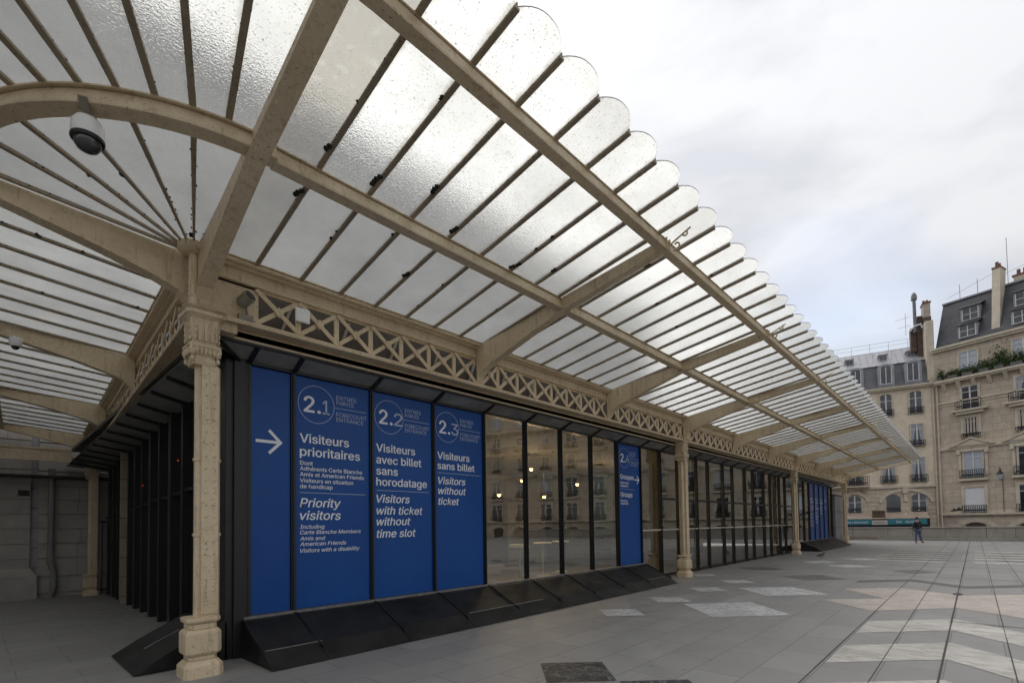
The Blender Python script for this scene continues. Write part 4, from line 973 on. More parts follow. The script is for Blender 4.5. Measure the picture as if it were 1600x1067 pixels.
# parapet
par = empty('parapet_wall', (48.5, -8, 0)); tag(par, 'low grey stone parapet wall along the far edge of the forecourt', 'wall')
b = MB(); y = -60
while y < 3.0:
    y2 = y + rnd.uniform(1.5, 2.4); b.box(48.55, 48.95, y + .01, y2 - .01, .24, .96); y = y2
b.build('upstand', M['parapet'], par, bevel=.015)
b = MB(); b.box(48.42, 49.0, -60, -.8, 0.0, .235); b.build('plinth', M['parapet'], par, bevel=.02)
b = MB(); y = -60
while y < 3.0:
    y2 = y + 2.1; b.box(48.48, 49.02, y + .006, y2 - .006, .963, 1.05); y = y2
b.build('coping', M['parapet'], par, bevel=.02)

# ============================================================ BUILDINGS
class Fac:
    """flat facade: s along, n outwards (towards the forecourt), z up"""
    def __init__(s, P, d): s.P = Vector((P[0], P[1], 0)); s.d = Vector((d[0], d[1], 0)).normalized(); nn = Vector((-s.d.y, s.d.x, 0)); s.n = nn if nn.x < 0 else -nn
    def __call__(s, a, n, z): return s.P + s.d * a + s.n * n + Vector((0, 0, z))
FR = Fac((60.0, -4.12), (-.3148, -.9492))
FL = Fac((60.0, -4.12), (.2124, -.9772))       # negative s runs to the left of the party wall
def fbox(b, fr, s0, s1, n0, n1, z0, z1, mi=0):
    p = [(s0, n0), (s1, n0), (s1, n1), (s0, n1)]; return b.hexa([fr(a, c, z0) for a, c in p], [fr(a, c, z1) for a, c in p], mi)
def archpoly(s0, s1, z0, z1, rise, n=8):
    pts = [(s0, z0), (s1, z0), (s1, z1 - rise)]
    c = (s0 + s1) / 2; hw = (s1 - s0) / 2
    for k in range(1, n): a = math.pi * k / n; pts.append((c + hw * math.cos(a), z1 - rise + rise * math.sin(a)))
    pts.append((s0, z1 - rise)); return pts
def fpoly(b, fr, pts, n0, n1): return b.hexa([fr(a, n0, z) for a, z in pts], [fr(a, n1, z) for a, z in pts])
def rail(parent, fr, s0, s1, z0, z1, n, mat='iron'):
    b = MB(); fbox(b, fr, s0, s1, n - .02, n + .02, z1 - .04, z1); fbox(b, fr, s0, s1, n - .02, n + .02, z0, z0 + .04)
    k = s0
    while k <= s1 + .01: fbox(b, fr, k - .02, k + .02, n - .012, n + .012, z0 + .04, z1 - .04); k += .15
    fbox(b, fr, s0 + .1, s1 - .1, n - .006, n + .006, z0 + .2, z0 + .32)
    b.build('balcony_rail', M[mat], parent)
def window(parent, fr, s0, s1, z0, z1, arch=0, glass='window_glass', frame=True, surround=.13, curtain=False, mat='trim', trans=True, bare=False):
    w_ = MB()
    pts = archpoly(s0, s1, z0, z1, arch) if arch else [(s0, z0), (s1, z0), (s1, z1), (s0, z1)]
    fpoly(w_, fr, pts, -.02, .02); W = w_.build('window', M[glass], parent)
    if curtain:
        c = MB(); sm = (s0 + s1) / 2; h = z1 - z0 - arch
        for sg in (-1, 1):
            e = s0 if sg < 0 else s1; c.hexa([fr(e, .024, z0), fr(e - sg * (s1 - s0) * .14, .024, z0), fr(sm + sg * .05, .024, z0 + h), fr(e, .024, z0 + h)], [fr(e, .034, z0), fr(e - sg * (s1 - s0) * .14, .034, z0), fr(sm + sg * .05, .034, z0 + h), fr(e, .034, z0 + h)])
        c.build('curtain', M['curtain'], W)
    if frame:
        f = MB(); sm = (s0 + s1) / 2; zt = z1 - arch
        fbox(f, fr, sm - .055, sm + .055, .03, .07, z0, z1 - arch * .05)
        for e in (s0, s1): fbox(f, fr, e - .03 if e == s1 else e, e if e == s1 else e + .03, .03, .07, z0, zt)
        if trans: fbox(f, fr, s0, s1, .028, .06, z0 + (zt - z0) * .75, z0 + (zt - z0) * .75 + .05)
        if not arch: fbox(f, fr, s0, s1, .031, .065, z1 - .05, z1)
        f.build('frame', M['white_frame'], W)
    if surround:
        f = MB(); zt = z1 - arch
        fbox(f, fr, s0 - surround, s0, -.0, .10, z0, zt); fbox(f, fr, s1, s1 + surround, .0, .10, z0, zt)
        if arch:
            n = 8; c = (s0 + s1) / 2; h = (s1 - s0) / 2
            for k in range(n):
                a, a2 = math.pi * k / n, math.pi * (k + 1) / n
                q = [(c + h * math.cos(a), zt + arch * math.sin(a)), (c + (h + surround) * math.cos(a), zt + (arch + surround) * math.sin(a)), (c + (h + surround) * math.cos(a2), zt + (arch + surround) * math.sin(a2)), (c + h * math.cos(a2), zt + arch * math.sin(a2))]
                fpoly(f, fr, q, 0, .10)
        else: fbox(f, fr, s0 - surround, s1 + surround, .0, .10, z1, z1 + surround)
        fbox(f, fr, s0 - surround - .04, s1 + surround + .04, .0, .16, z0 - .1, z0 - .002)
        f.build('surround', M[mat], W)
    return W
# ---- right building
RB = empty('stone_building', tuple(FR(3, 0, 0))); tag(RB, 'weathered limestone apartment building with dark slate mansard, right of the twin drainpipes', 'building')
E = 46
b = MB(); fbox(b, FR, .08, E, -10, 0, -2.2, 17.3); b.build('wall', M['stone_r'], RB)
b = MB(); b.hexa([FR(.3, -.1, 17.6), FR(E, -.1, 17.6), FR(E, -10, 17.6), FR(.3, -10, 17.6)], [FR(.3, -2.2, 22.4), FR(E, -2.2, 22.4), FR(E, -10, 22.4), FR(.3, -10, 22.4)]); roof = b.build('roof', M['slate'], RB)
b = MB(); fbox(b, FR, .1, E, -.3, .28, 17.3, 17.62); fbox(b, FR, .1, E, .29, .42, 17.5, 17.68); b.build('eaves', M['trim'], RB)
b = MB(); fbox(b, FR, .25, E, -2.6, -2.05, 22.35, 22.5); b.build('roof_flashing', M['zinc'], RB)
b = MB(); fbox(b, FR, .3, E, .0, .62, 14.32, 14.5); fbox(b, FR, .3, E, .0, .5, 14.18, 14.315)
s = .95
while s < E: b.hexa([FR(s - .14, 0, 13.55), FR(s + .14, 0, 13.55), FR(s + .14, 0, 14.17), FR(s - .14, 0, 14.17)], [FR(s - .14, .1, 13.55), FR(s + .14, .1, 13.55), FR(s + .14, .48, 14.17), FR(s - .14, .48, 14.17)]); s += 1.07
b.build('balcony_slab', M['trim'], RB)
b = MB()
fbox(b, FR, .15, E, 0, .10, 12.35, 12.5); fbox(b, FR, .15, E, 0, .07, 12.12, 12.2); fbox(b, FR, .4, E, 0, .2, 8.05, 8.22); fbox(b, FR, .4, E, 0, .12, 7.95, 8.048); fbox(b, FR, .4, E, 0, .26, 1.98, 2.14); fbox(b, FR, .4, E, 0, .14, 1.88, 1.978)
b.build('string_course', M['trim'], RB)
def bay(c, full=True):
    for z0, z1 in ((18.25, 19.35), (19.95, 21.1)):
        d = MB(); nb = -.1 - (z0 - 17.6) * .44
        d.hexa([FR(c - .78, nb - 1.5, z0 - .1), FR(c + .62, nb - 1.5, z0 - .1), FR(c + .62, nb + .12, z0 - .1), FR(c - .78, nb + .12, z0 - .1)], [FR(c - .78, nb - 1.5, z1 + .02), FR(c + .62, nb - 1.5, z1 + .02), FR(c + .62, nb + .12, z1 + .02), FR(c - .78, nb + .12, z1 + .02)])
        D = d.build('dormer', M['zinc'], RB)
        d = MB(); d.hexa([FR(c - .92, nb + .3, z1 - .02), FR(c + .76, nb + .3, z1 - .02), FR(c + .76, nb - 1.5, z1 + .75), FR(c - .92, nb - 1.5, z1 + .75)], [FR(c - .92, nb + .3, z1 + .06), FR(c + .76, nb + .3, z1 + .06), FR(c + .76, nb - 1.5, z1 + .83), FR(c - .92, nb - 1.5, z1 + .83)]); d.build('dormer_roof', M['slate'], D)
        d = MB(); fbox(d, FR, c - .62, c + .47, nb + .122, nb + .14, z0, z1 - .1); d.build('dormer_glass', M['window_glass'], D)
        d = MB()
        for a in (c - .66, c - .10, c + .46): fbox(d, FR, a, a + .06, nb + .141, nb + .16, z0, z1 - .1)
        fbox(d, FR, c - .66, c + .52, nb + .141, nb + .17, z0 - .05, z0); fbox(d, FR, c - .6, c + .46, nb + .142, nb + .155, z0 + .5, z0 + .54); d.build('dormer_frame', M['white_frame'], D)
    window(RB, FR, c - .68, c + .62, 15.0, 16.8, glass='greyblind', surround=.1)
    window(RB, FR, c - .58, c + .56, 11.55, 13.6, surround=.16, curtain=rnd.random() < .4)
    b = MB(); fbox(b, FR, c - 1.3, c + 1.25, 0, .55, 11.36, 11.52); fbox(b, FR, c - 1.0, c + .95, 0, .4, 11.1, 11.355); b.build('balcony', M['trim'], RB)
    rail(RB, FR, c - .95, c + .9, 11.53, 12.3, .5)
    W = window(RB, FR, c - .55, c + .5, 9.05, 10.8, surround=.18)
    b = MB()
    for k in range(5): fbox(b, FR, c - .55 + k * .22 + .02, c - .55 + k * .22 + .16, .072, .1, 9.05, 10.78)
    b.build('folding_shutter', M['shutter'], RB)
    rail(RB, FR, c - .7, c + .66, 9.0, 9.35, .18)
    p = MB(); fpoly(p, FR, [(c - 1.35, 8.225), (c + 1.35, 8.225), (c, 8.8)], 0, .28); fpoly(p, FR, [(c - 1.6, 8.222), (c - 1.36, 8.222), (c, 8.84), (c, 8.99)], .0, .36); fpoly(p, FR, [(c + 1.6, 8.222), (c, 8.99), (c, 8.84), (c + 1.36, 8.222)], 0, .36); fbox(p, FR, c - 1.05, c + 1.05, 0, .2, 7.72, 7.945)
    for sg in (-1, 1): fbox(p, FR, c + sg * .98 - .13, c + sg * .98 + .13, 0, .26, 7.5, 7.945); fbox(p, FR, c + sg * .92 - .1, c + sg * .92 + .1, 0, .12, 5.5, 7.49)
    p.build('pediment', M['trim'], RB)
    window(RB, FR, c - .64, c + .66, 5.35, 7.68, surround=.1, curtain=rnd.random() < .3, glass='greyblind' if rnd.random() < .25 else 'window_glass')
    b = MB(); fbox(b, FR, c - 1.05, c + 1.0, 0, .3, 5.06, 5.24); b.build('balcony', M['trim'], RB); rail(RB, FR, c - .9, c + .85, 5.3, 6.05, .26)
    window(RB, FR, c - .69, c + .69, 2.22, 4.45, glass='blind' if full else 'window_glass', frame=not full, surround=.22)
    rail(RB, FR, c - .85, c + .85, 2.15, 2.85, .2)
    b = MB(); fpoly(b, FR, archpoly(c - .75, c + .72, -1.5, 1.3, .38), -.02, .03); b.build('cellar_opening', M['dark'], RB)
    b = MB()
    n = 10
    for k in range(n):
        a, a2 = R(25) + R(130) * k / n, R(25) + R(130) * (k + 1) / n
        q = [(c + r_ * math.cos(t_), -.05 + r_ * .92 * math.sin(t_)) for r_, t_ in ((1.5, a), (1.9, a), (1.9, a2), (1.5, a2))]
        fpoly(b, FR, [(x, z) for x, z in q], 0, .05 + .02 * (k % 2))
    b.build('arch_stones', M['trim'], RB)
bay(2.75); 
for k in range(1, 11): bay(2.75 + 3.62 * k, full=False)
for sx in (4.55, 11.9, 19.1, 26.4, 33.6):
    b = MB(); b.hexa([FR(sx - .28, -.35, 17.9), FR(sx + .28, -.35, 17.9), FR(sx + .28, -1.4, 17.9), FR(sx - .28, -1.4, 17.9)], [FR(sx - .33, -1.3, 23.9), FR(sx + .22, -1.3, 23.9), FR(sx + .22, -2.5, 23.9), FR(sx - .33, -2.5, 23.9)]); st_ = b.build('chimney', M['stone_lb'], roof) if 0 else b.build('chimney', M['trim'], RB)
    b = MB(); b.hexa([FR(sx - .36, -1.25, 23.9), FR(sx + .25, -1.25, 23.9), FR(sx + .25, -2.55, 23.9), FR(sx - .36, -2.55, 23.9)], [FR(sx - .36, -1.25, 24.05), FR(sx + .25, -1.25, 24.05), FR(sx + .25, -2.55, 24.05), FR(sx - .36, -2.55, 24.05)])
    for n in (-1.5, -2.0): b.tube([FR(sx - .05, n, 24.0), FR(sx - .05, n, 24.5)], .12, 8)
    b.build('chimney_pot', M['terracotta'], st_)
b = MB(); fbox(b, FR, 5.15, 7.4, -3.6, -2.9, 22.3, 23.2); st_ = b.build('chimney', M['trim'], RB)
b = MB(); fbox(b, FR, 5.05, 7.5, -3.65, -2.85, 23.2, 23.35)
for k in range(5): b.tube([FR(5.4 + k * .42, -3.25, 23.3), FR(5.4 + k * .42, -3.25, 23.85)], .13, 8)
b.build('chimney_pot', M['terracotta'], st_)
b = MB()
for s in (1.5, 2.8, 4.9, 7.5): b.tube([FR(s, -2.5, 22.4), FR(s, -2.5, 24.0 + (s > 4) * 2.8)], .02, 5)
b.tube([FR(.5, -2.5, 23.0), FR(2.8, -2.5, 23.7), FR(4.4, -2.5, 24.1)], .012, 4); b.tube([FR(4.7, -2.5, 23.6), FR(9, -2.5, 24.5)], .012, 4)
b.build('antenna', M['iron'], RB)
b = MB(); fbox(b, FR, .5, 1.35, .0, .02, 2.3, 2.55)
fbox(b, FR, .7, 1.5, .1, .12, 2.55, 2.75) if 0 else None
b = MB(); fpoly(b, FR, [(.85, 2.3), (1.9, 2.42), (2.0, 2.62), (1.7, 2.58), (1.6, 2.72), (1.4, 2.5), (1.2, 2.62), (1.1, 2.42)], .0, .012); b.build('scribble_mark', M['iron'], RB)
# planters and balcony shrubs on the attic balcony
def shrub(c, w_, h, dens, parent=None):
    g = MB()
    for k in range(int(dens)):
        a = rnd.gauss(0, .38) * w_; z = abs(rnd.gauss(0, .42)) * h; n = rnd.uniform(.05, .5)
        p = FR(c + a, n, 14.75 + z); r_ = rnd.uniform(.05, .11)
        u = Vector((rnd.uniform(-1, 1), rnd.uniform(-1, 1), rnd.uniform(-.6, 1))).normalized(); v_ = u.cross(Vector((rnd.uniform(-1, 1), rnd.uniform(-1, 1), rnd.uniform(-1, 1)))).normalized()
        g.quad(p - u * r_, p - v_ * r_ * .6, p + u * r_, p + v_ * r_ * .6)
    return g
for i, (c, w_, h, d, lb) in enumerate(((.75, .35, .9, 260, 'small shrub at the left end of the attic balcony'), (1.7, .85, .62, 420, 'rounded shrub below the left attic window'), (2.75, .9, .7, 420, 'middle balcony shrub under the attic window'), (3.9, .8, .95, 420, 'shrub right of the first attic window'),
                                  (4.9, .75, 1.9, 600, 'tall leafy climber between the two attic windows'), (6.0, .9, 1.1, 480, 'balcony shrub at the right edge of the photo'), (7.3, .9, 1.0, 420, 'balcony shrub beyond the second attic window'))):
    t_ = empty('balcony_shrub', tuple(FR(c, .3, 14.5))); tag(t_, lb, 'shrub', 'potted shrubs on the attic balcony')
    shrub(c, w_, h, d).build('leaves', M['leaf'], t_, recalc=False)
    b = MB(); fbox(b, FR, c - w_ * .4, c + w_ * .4, .2, .55, 14.5, 14.82); b.build('planter', M['pot'], t_, bevel=.02)
    b = MB()
    for k in range(4): b.tube([FR(c, .35, 14.7), FR(c + rnd.uniform(-.4, .4) * w_, .3 + rnd.uniform(-.1, .1), 14.8 + h * .6)], .012, 4)
    b.build('stem', M['brick'], t_)
# twin drainpipes at the party wall
for s_, lb in ((.06, 'left one of the twin cream drainpipes between the two buildings'), (.36, 'right one of the twin cream drainpipes between the two buildings')):
    b = MB(); b.tube([FR(s_, .12, 14.5), FR(s_, .12, -1.5)], .075, 8)
    for z in (2, 5, 8, 11, 14): b.tube([FR(s_, .12, z), FR(s_, .12, z + .08)], .1, 8)
    tag(b.build('drainpipe', M['blind'] if 0 else M['trim'], smooth=True), lb, 'drainpipe')
# wall lantern
t_ = empty('wall_lantern', tuple(FR(4.66, .3, 5.5))); tag(t_, 'black street lantern mounted on the stone building facade', 'lantern')
b = MB(); cxx = FR(4.66, .55, 0); b.lathe([(.03, 5.98), (.05, 5.8), (.26, 5.45), (.25, 5.42)], cxx, 6); b.lathe([(.10, 4.98), (.12, 4.95), (.05, 4.92)], cxx, 6); b.build('lantern_cap', M['iron'], t_)
b = MB(); b.lathe([(.23, 5.41), (.12, 4.99)], cxx, 6); b.build('lantern_glass', M['greyblind'], t_)
b = MB(); b.tube([FR(4.66, .04, 5.2), FR(4.66, .4, 5.9), FR(4.66, .55, 6.0)], .025, 6); b.tube([FR(4.66, .04, 5.3), FR(4.66, .04, 2.2)], .02, 5); b.build('bracket_arm', M['iron'], t_)
# ---- left building
LB = empty('cream_building', tuple(FL(-4, 0, 0))); tag(LB, 'cream rendered corner building with grey zinc mansard and teal cafe awning', 'building')
b = MB(); fbox(b, FL, -16, -.02, -10, 0, 4.8, 14.3); b.build('wall', M['stone_l'], LB)
b = MB(); fbox(b, FL, -16, -.02, -10, .03, -2.2, 4.8); b.build('ashlar_base', M['stone_lb'], LB)
b = MB(); fbox(b, FL, -16, -.02, -10, .3, 14.3, 14.45); fbox(b, FL, -16, -.02, -.2, .42, 14.45, 14.62); fbox(b, FL, -16, -.02, 0, .22, 4.72, 4.92); b.build('cornice', M['trim'], LB)
b = MB(); b.hexa([FL(-16, .2, 14.62), FL(-.25, .2, 14.62), FL(-.25, -10, 14.62), FL(-16, -10, 14.62)], [FL(-16, -.75, 17.1), FL(-.25, -.75, 17.1), FL(-.25, -10, 17.1), FL(-16, -10, 17.1)]); lroof = b.build('mansard', M['slate2'], LB)
b = MB(); b.hexa([FL(-16, -.6, 17.1), FL(-.25, -.6, 17.1), FL(-.25, -10, 17.1), FL(-16, -10, 17.1)], [FL(-16, -3.6, 19.35), FL(-.6, -3.6, 19.35), FL(-.6, -7, 19.35), FL(-16, -7, 19.35)])
for k in range(26): b.bar(FL(-15.6 + k * .6, -.62, 17.13), FL(-15.6 + k * .6, -3.6, 19.38), .04, .04)
b.build('upper_roof', M['zinc'], LB)
b = MB()
for k in range(9):
    s_ = -14 + k * 1.6; b.tube([FL(s_, -3.5, 19.3), FL(s_, -3.5, 20.2)], .015, 4); b.tube([FL(s_, -1.5, 17.8), FL(s_, -1.5, 18.7)], .015, 4)
b.tube([FL(-14, -3.5, 20.2), FL(-1.2, -3.5, 20.2)], .015, 4); b.tube([FL(-14, -3.5, 19.8), FL(-1.2, -3.5, 19.8)], .012, 4); b.tube([FL(-14, -1.5, 18.7), FL(-1.2, -1.5, 18.7)], .015, 4)
b.build('roof_railing', M['zinc'], LB)
for c in (-1.42, -3.53, -6.0, -8.4, -10.8):
    d = MB(); fpoly(d, FL, archpoly(c - .66, c + .66, 14.7, 17.0, .3), -1.6, .22); D = d.build('dormer', M['zinc'], LB)
    d = MB(); fpoly(d, FL, archpoly(c - .45, c + .42, 15.05, 16.8, .2), .222, .235); d.build('dormer_glass', M['window_glass'], D)
    d = MB()
    for a in (c - .48, c - .045, c + .39): fbox(d, FL, a, a + .07, .236, .26, 15.05, 16.65)
    fbox(d, FL, c - .48, c + .46, .236, .27, 14.98, 15.05); d.build('dormer_frame', M['white_frame'], D)
    rail(LB, FL, c - .62, c + .62, 14.65, 14.98, .4, 'zinc')
for c in (-1.27, -3.5, -6.35, -8.8):
    d = MB(); fbox(d, FL, c - .32, c + .32, -2.6, -1.6, 17.5, 18.35); fbox(d, FL, c - .4, c + .4, -2.7, -1.5, 18.35, 18.45); D = d.build('dormer', M['zinc'], LB)
    d = MB(); fbox(d, FL, c - .24, c - .03, -1.599, -1.58, 17.65, 18.25); fbox(d, FL, c + .03, c + .24, -1.599, -1.58, 17.65, 18.25); d.build('dormer_glass', M['window_glass'], D)
for i, c in enumerate((-1.3, -3.6, -6.3, -8.7, -11.1)):
    window(LB, FL, c - .48, c + .46, 11.9, 14.0, arch=.25, surround=.1, glass='window_glass'); rail(LB, FL, c - .62, c + .6, 11.85, 12.45, .2)
    window(LB, FL, c - .47, c + .47, 8.75, 10.8, surround=.07, curtain=True); rail(LB, FL, c - .62, c + .62, 8.65, 9.25, .2)
    window(LB, FL, c - .5, c + .5, 5.3, 7.6, surround=.07, curtain=True); rail(LB, FL, c - .68, c + .68, 5.25, 5.95, .2)
b = MB(); fbox(b, FL, -12, -5.2, .2, .75, 4.93, 5.05); b.build('balcony', M['trim'], LB); rail(LB, FL, -12, -5.25, 5.06, 6.0, .7)
b = MB()
for s_ in (-6.8, -5.6): b.hexa([FL(s_ - .15, .03, 4.3), FL(s_ + .15, .03, 4.3), FL(s_ + .15, .03, 4.71), FL(s_ - .15, .03, 4.71)], [FL(s_ - .15, .1, 4.3), FL(s_ + .15, .1, 4.3), FL(s_ + .15, .6, 4.71), FL(s_ - .15, .6, 4.71)])
fbox(b, FL, -2.6, -2.15, .03, .3, 4.2, 4.71); fbox(b, FL, -2.5, -2.2, .03, .2, 3.4, 4.19)
b.build('console', M['trim'], LB)
def wide_arch(c, hw, zc, rise, th=.28):
    b = MB(); n = 16
    for k in range(n):
        a, a2 = math.pi * k / n, math.pi * (k + 1) / n
        q = [(c + hw * math.cos(a), zc + rise * math.sin(a)), (c + (hw + th) * math.cos(a), zc + (rise + th) * math.sin(a)), (c + (hw + th) * math.cos(a2), zc + (rise + th) * math.sin(a2)), (c + hw * math.cos(a2), zc + rise * math.sin(a2))]
        fpoly(b, FL, q, .03, .16)
    b.build('arch', M['trim'], LB)
wide_arch(-2.35, 1.85, 3.3, 1.1); wide_arch(-6.45, .95, 3.5, .75, .2); wide_arch(-9.6, 1.85, 3.3, 1.1)
for c, hw in ((-1.37, .56), (-3.32, .55), (-6.45, .55), (-8.8, .55), (-10.6, .55)):
    W = window(LB, lambda a, n, z: FL(a, n + .035, z), c - hw, c + hw, 2.42, 4.12, arch=.4, surround=0, frame=(c != -3.32))
    rail(LB, FL, c - hw, c + hw, 2.42, 2.85, .12)
b = MB()
for z in (2.2, 2.62, 3.04, 3.46, 3.88): fbox(b, FL, -5.3, -4.4, .03, .055, z, z + .03); fbox(b, FL, -.7, -.05, .03, .055, z, z + .03)
b.build('rustication', M['stone_m'], LB)
# flue stacks at the party wall
b = MB(); fbox(b, FL, -.35, .25, -2.0, .1, 14.6, 20.6); b.build('party_wall', M['trim'], LB)
b = MB(); fbox(b, FL, -.75, -.36, -2.2, -1.2, 17.5, 21.6); fbox(b, FL, -1.25, -.8, -2.2, -1.4, 18.2, 20.6); fbox(b, FL, -.34, .24, -2.0, -.6, 20.62, 21.2); b.build('flue_stack', M['brick'], LB)
b = MB(); fbox(b, FL, -.3, .22, -1.9, -.7, 21.2, 22.6); C2 = b.build('chimney', simple('pinkish_render', (.42, .36, .31), .9, .15, 3), LB)
b = MB(); fbox(b, FL, -.36, .28, -2.0, -.6, 22.602, 22.72)
for s_ in (-.18, .08): b.tube([FL(s_, -1.3, 22.7), FL(s_, -1.3, 23.05)], .1, 8)
b.build('chimney_pot', M['terracotta'], C2)
b = MB(); b.tube([FL(-.95, -1.0, 20.0), FL(-.95, -1.0, 23.2)], .14, 12); b.tube([FL(-.95, -1.0, 23.2), FL(-.95, -1.0, 23.55), FL(-.95, -1.0, 23.8), FL(-.95, -1.0, 23.95)], [.25, .25, .18, .05], 12); b.build('steel_flue', M['steel'], LB, smooth=True)
b = MB(); b.tube([FL(-1.35, -1.1, 20.2), FL(-1.0, -.9, 20.6), FL(-.5, -.9, 20.7), FL(-.4, -.9, 20.3)], .09, 8); b.build('vent_pipe', M['blind'], LB, smooth=True)
b = MB(); b.tube([FL(-1.6, -1.5, 20), FL(-1.6, -1.5, 22.2)], .015, 4); b.tube([FL(-2.4, -1.5, 21.6), FL(-1.2, -1.5, 21.8)], .012, 4); b.tube([FL(-2.2, -1.5, 20.8), FL(-1.2, -1.5, 20.9)], .012, 4); b.build('antenna', M['iron'], LB)
# awning
AW = empty('cafe_awning', tuple(FL(-4, .6, 1.5))); tag(AW, 'teal and black cafe awning above the parapet wall at the foot of the cream building', 'awning')
b = MB(); b.hexa([FL(-12, .05, 2.35), FL(-.8, .05, 2.35), FL(-.8, 1.2, 1.72), FL(-12, 1.2, 1.72)], [FL(-12, .05, 2.4), FL(-.8, .05, 2.4), FL(-.8, 1.22, 1.77), FL(-12, 1.22, 1.77)]); b.build('canvas', simple('pale_canvas', (.38, .30, .24), .8, .2, 2), AW)
b = MB(); fbox(b, FL, -12, -5.2, 1.205, 1.23, 1.2, 1.72); fbox(b, FL, -3.98, -1.0, 1.205, 1.23, 1.2, 1.72); b.build('valance', M['teal'], AW)
b = MB(); fbox(b, FL, -5.2, -3.98, 1.205, 1.24, 1.18, 1.62); b.build('white_valance', M['awn_white'], AW)
b = MB(); fbox(b, FL, -12, -.8, .1, 1.2, .6, 1.19); fbox(b, FL, -1.0, -.8, 1.205, 1.23, .85, 1.72); b.build('shop_front', M['navy'], AW)
def ftext(fr, txt, s0, z0, wd, hg, n, mat, parent, bold=.01):
    vs_, fs = text_mesh(txt, s0, z0, wd, hg, 0, 0, 1)[:2]; g = MB(); g.v = [tuple(fr(a, n, z)) for a, z in vs_]; g.f = fs; g.mi = [0] * len(fs)
    return g.build('lettering', mat, parent, recalc=False)
ftext(FL, 'BAR & BRASSERIE', -7.3, 1.33, 1.8, .18, 1.236, M['letter'], AW); ftext(FL, 'PIZZERIA', -4.95, 1.3, .75, .14, 1.246, M['board'], AW); ftext(FL, 'BAR', -3.3, 1.34, .4, .2, 1.236, M['letter'], AW); ftext(FL, 'MUSEE', -2.6, 1.34, .8, .2, 1.236, M['letter'], AW)
b = MB(); fbox(b, FL, -5.15, -4.12, 1.0, 1.06, 1.8, 2.55); S_ = b.build('brown_sign', M['board']); tag(S_, 'brown board lettered PARIS above the cafe awning', 'sign')
ftext(FL, 'PARIS', -5.08, 2.24, .88, .24, 1.066, M['iron'], S_, .03); ftext(FL, 'CAFE', -5.0, 1.92, .6, .16, 1.066, M['iron'], S_)
b = MB(); b.blob(FL(-2.43, .35, 2.15), (.1, .1, .08), 8, 0); tag(b.build('wall_light', M['lamp']), 'small lit wall light glowing above the cafe awning', 'light')
# dark gable seen past the canopy tips
# ============================================================ PERSON
def skinned(name, verts, edges, radii, mat, parent, root=0, sub=2):
    me = bpy.data.meshes.new(name); acc = Vector((0, 0, 0)); r_ = parent
    while r_ is not None: acc = acc + r_.location; r_ = r_.parent
    me.from_pydata([tuple(Vector(v) - acc) for v in verts], edges, []); o = bpy.data.objects.new(name, me); col.objects.link(o); o.parent = parent
    mk = o.modifiers.new('skin', 'SKIN'); mk.use_smooth_shade = True
    for i, rr in enumerate(radii): me.skin_vertices[0].data[i].radius = rr if isinstance(rr, tuple) else (rr, rr)
    me.skin_vertices[0].data[root].use_root = True
    sb = o.modifiers.new('sub', 'SUBSURF'); sb.levels = sub; sb.render_levels = sub
    me.materials.append(mat); return o
PX_, PY_ = 43.1, -3.70
pe = empty('person', (PX_, PY_, 0)); tag(pe, 'person in black jacket and blue jeans walking beside the far parapet wall', 'person')
# local frame: a = across the picture (towards -Y), f = depth
def pp(a, f, z): return Vector((PX_ + .68 * a + .73 * f, PY_ - .73 * a + .68 * f, z))
bod = [pp(0, 0, .96), pp(0, 0, 1.15), pp(0, 0, 1.38), pp(.0, .01, 1.50), pp(0.01, .02, 1.58), pp(0.015, .02, 1.68), pp(.015, .02, 1.77),
       pp(-.19, 0, 1.43), pp(-.27, .02, 1.18), pp(-.27, -.03, .95), pp(.19, 0, 1.43), pp(.26, -.02, 1.18), pp(.20, .02, 1.02),
       pp(-.09, 0, .9), pp(-.13, 0, .5), pp(-.16, 0, .1), pp(-.17, -.03, .05), pp(.09, 0, .9), pp(.17, .02, .52), pp(.28, .04, .12), pp(.36, .03, .06)]
be = [(0, 1), (1, 2), (2, 3), (3, 4), (4, 5), (5, 6), (2, 7), (7, 8), (8, 9), (2, 10), (10, 11), (11, 12), (0, 13), (13, 14), (14, 15), (15, 16), (0, 17), (17, 18), (18, 19), (19, 20)]
br = [(.12, .09), (.12, .09), (.13, .09), .06, .06, (.085, .1), .07, .065, .055, .04, .065, .055, .04, .1, .07, .05, .05, .1, .07, .05, .05]
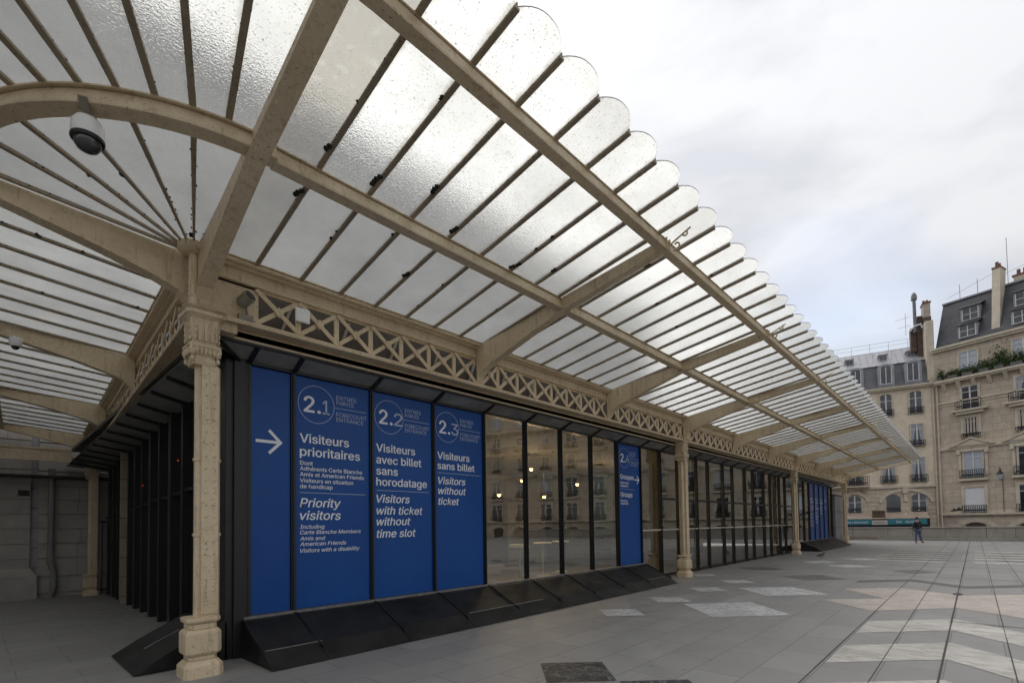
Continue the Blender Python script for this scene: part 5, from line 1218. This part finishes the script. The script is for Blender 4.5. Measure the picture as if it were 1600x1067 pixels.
body = skinned('body', bod, be, br, M['skin'], pe)
def seg(name, pts, radii, mat): return skinned(name, pts, [(i, i + 1) for i in range(len(pts) - 1)], radii, mat, body)
jk = [bod[0] - Vector((0, 0, .06)), bod[1], bod[2], bod[3], bod[7], bod[8], bod[9] + Vector((0, 0, .03)), bod[10], bod[11], bod[12] + Vector((0, 0, .03))]
skinned('jacket', jk, [(0, 1), (1, 2), (2, 3), (2, 4), (4, 5), (5, 6), (2, 7), (7, 8), (8, 9)], [(.185, .15), (.18, .15), (.2, .15), .085, .09, .078, .06, .09, .078, .06], M['jacket'], body)
jn = [bod[0] - Vector((0, 0, .02)), bod[13], bod[14], bod[15], bod[17], bod[18], bod[19]]
skinned('jeans', jn, [(0, 1), (1, 2), (2, 3), (0, 4), (4, 5), (5, 6)], [(.165, .135), .115, .085, .068, .115, .085, .068], M['jeans'], body)
seg('shoe', [pp(-.16, .03, .05), pp(-.18, -.06, .045), pp(-.19, -.14, .035)], [.05, .05, .035], M['shoe']); seg('shoe', [pp(.26, .03, .06), pp(.36, .01, .045), pp(.42, 0, .035)], [.05, .05, .035], M['shoe'])
b = MB(); b.blob(pp(.01, .035, 1.72), (.105, .11, .115), 12, .03); b.build('hair', M['hair'], body, smooth=True)
# pigeon
pg = empty('pigeon', (24.1, -1.55, 0)); tag(pg, 'dark pigeon on the paving before the fourth column', 'pigeon')
def q_(a, z, f=0): return Vector((24.1 + .68 * a + .73 * f, -1.55 - .73 * a + .68 * f, z))
skinned('body', [q_(-.02, .13), q_(.07, .16), q_(.12, .22), q_(.15, .26), q_(-.12, .11), q_(-.22, .09)], [(0, 1), (1, 2), (2, 3), (0, 4), (4, 5)], [.065, .06, .03, .028, .045, .018], M['pigeon'], pg)
b = MB()
for f in (-.025, .025): b.tube([q_(.0, .09, f), q_(.01, .0, f)], .006, 5)
b.build('leg', M['terracotta'], pg); b = MB(); b.tube([q_(.17, .26), q_(.205, .25)], [.01, .003], 5); b.build('beak', M['iron'], pg)
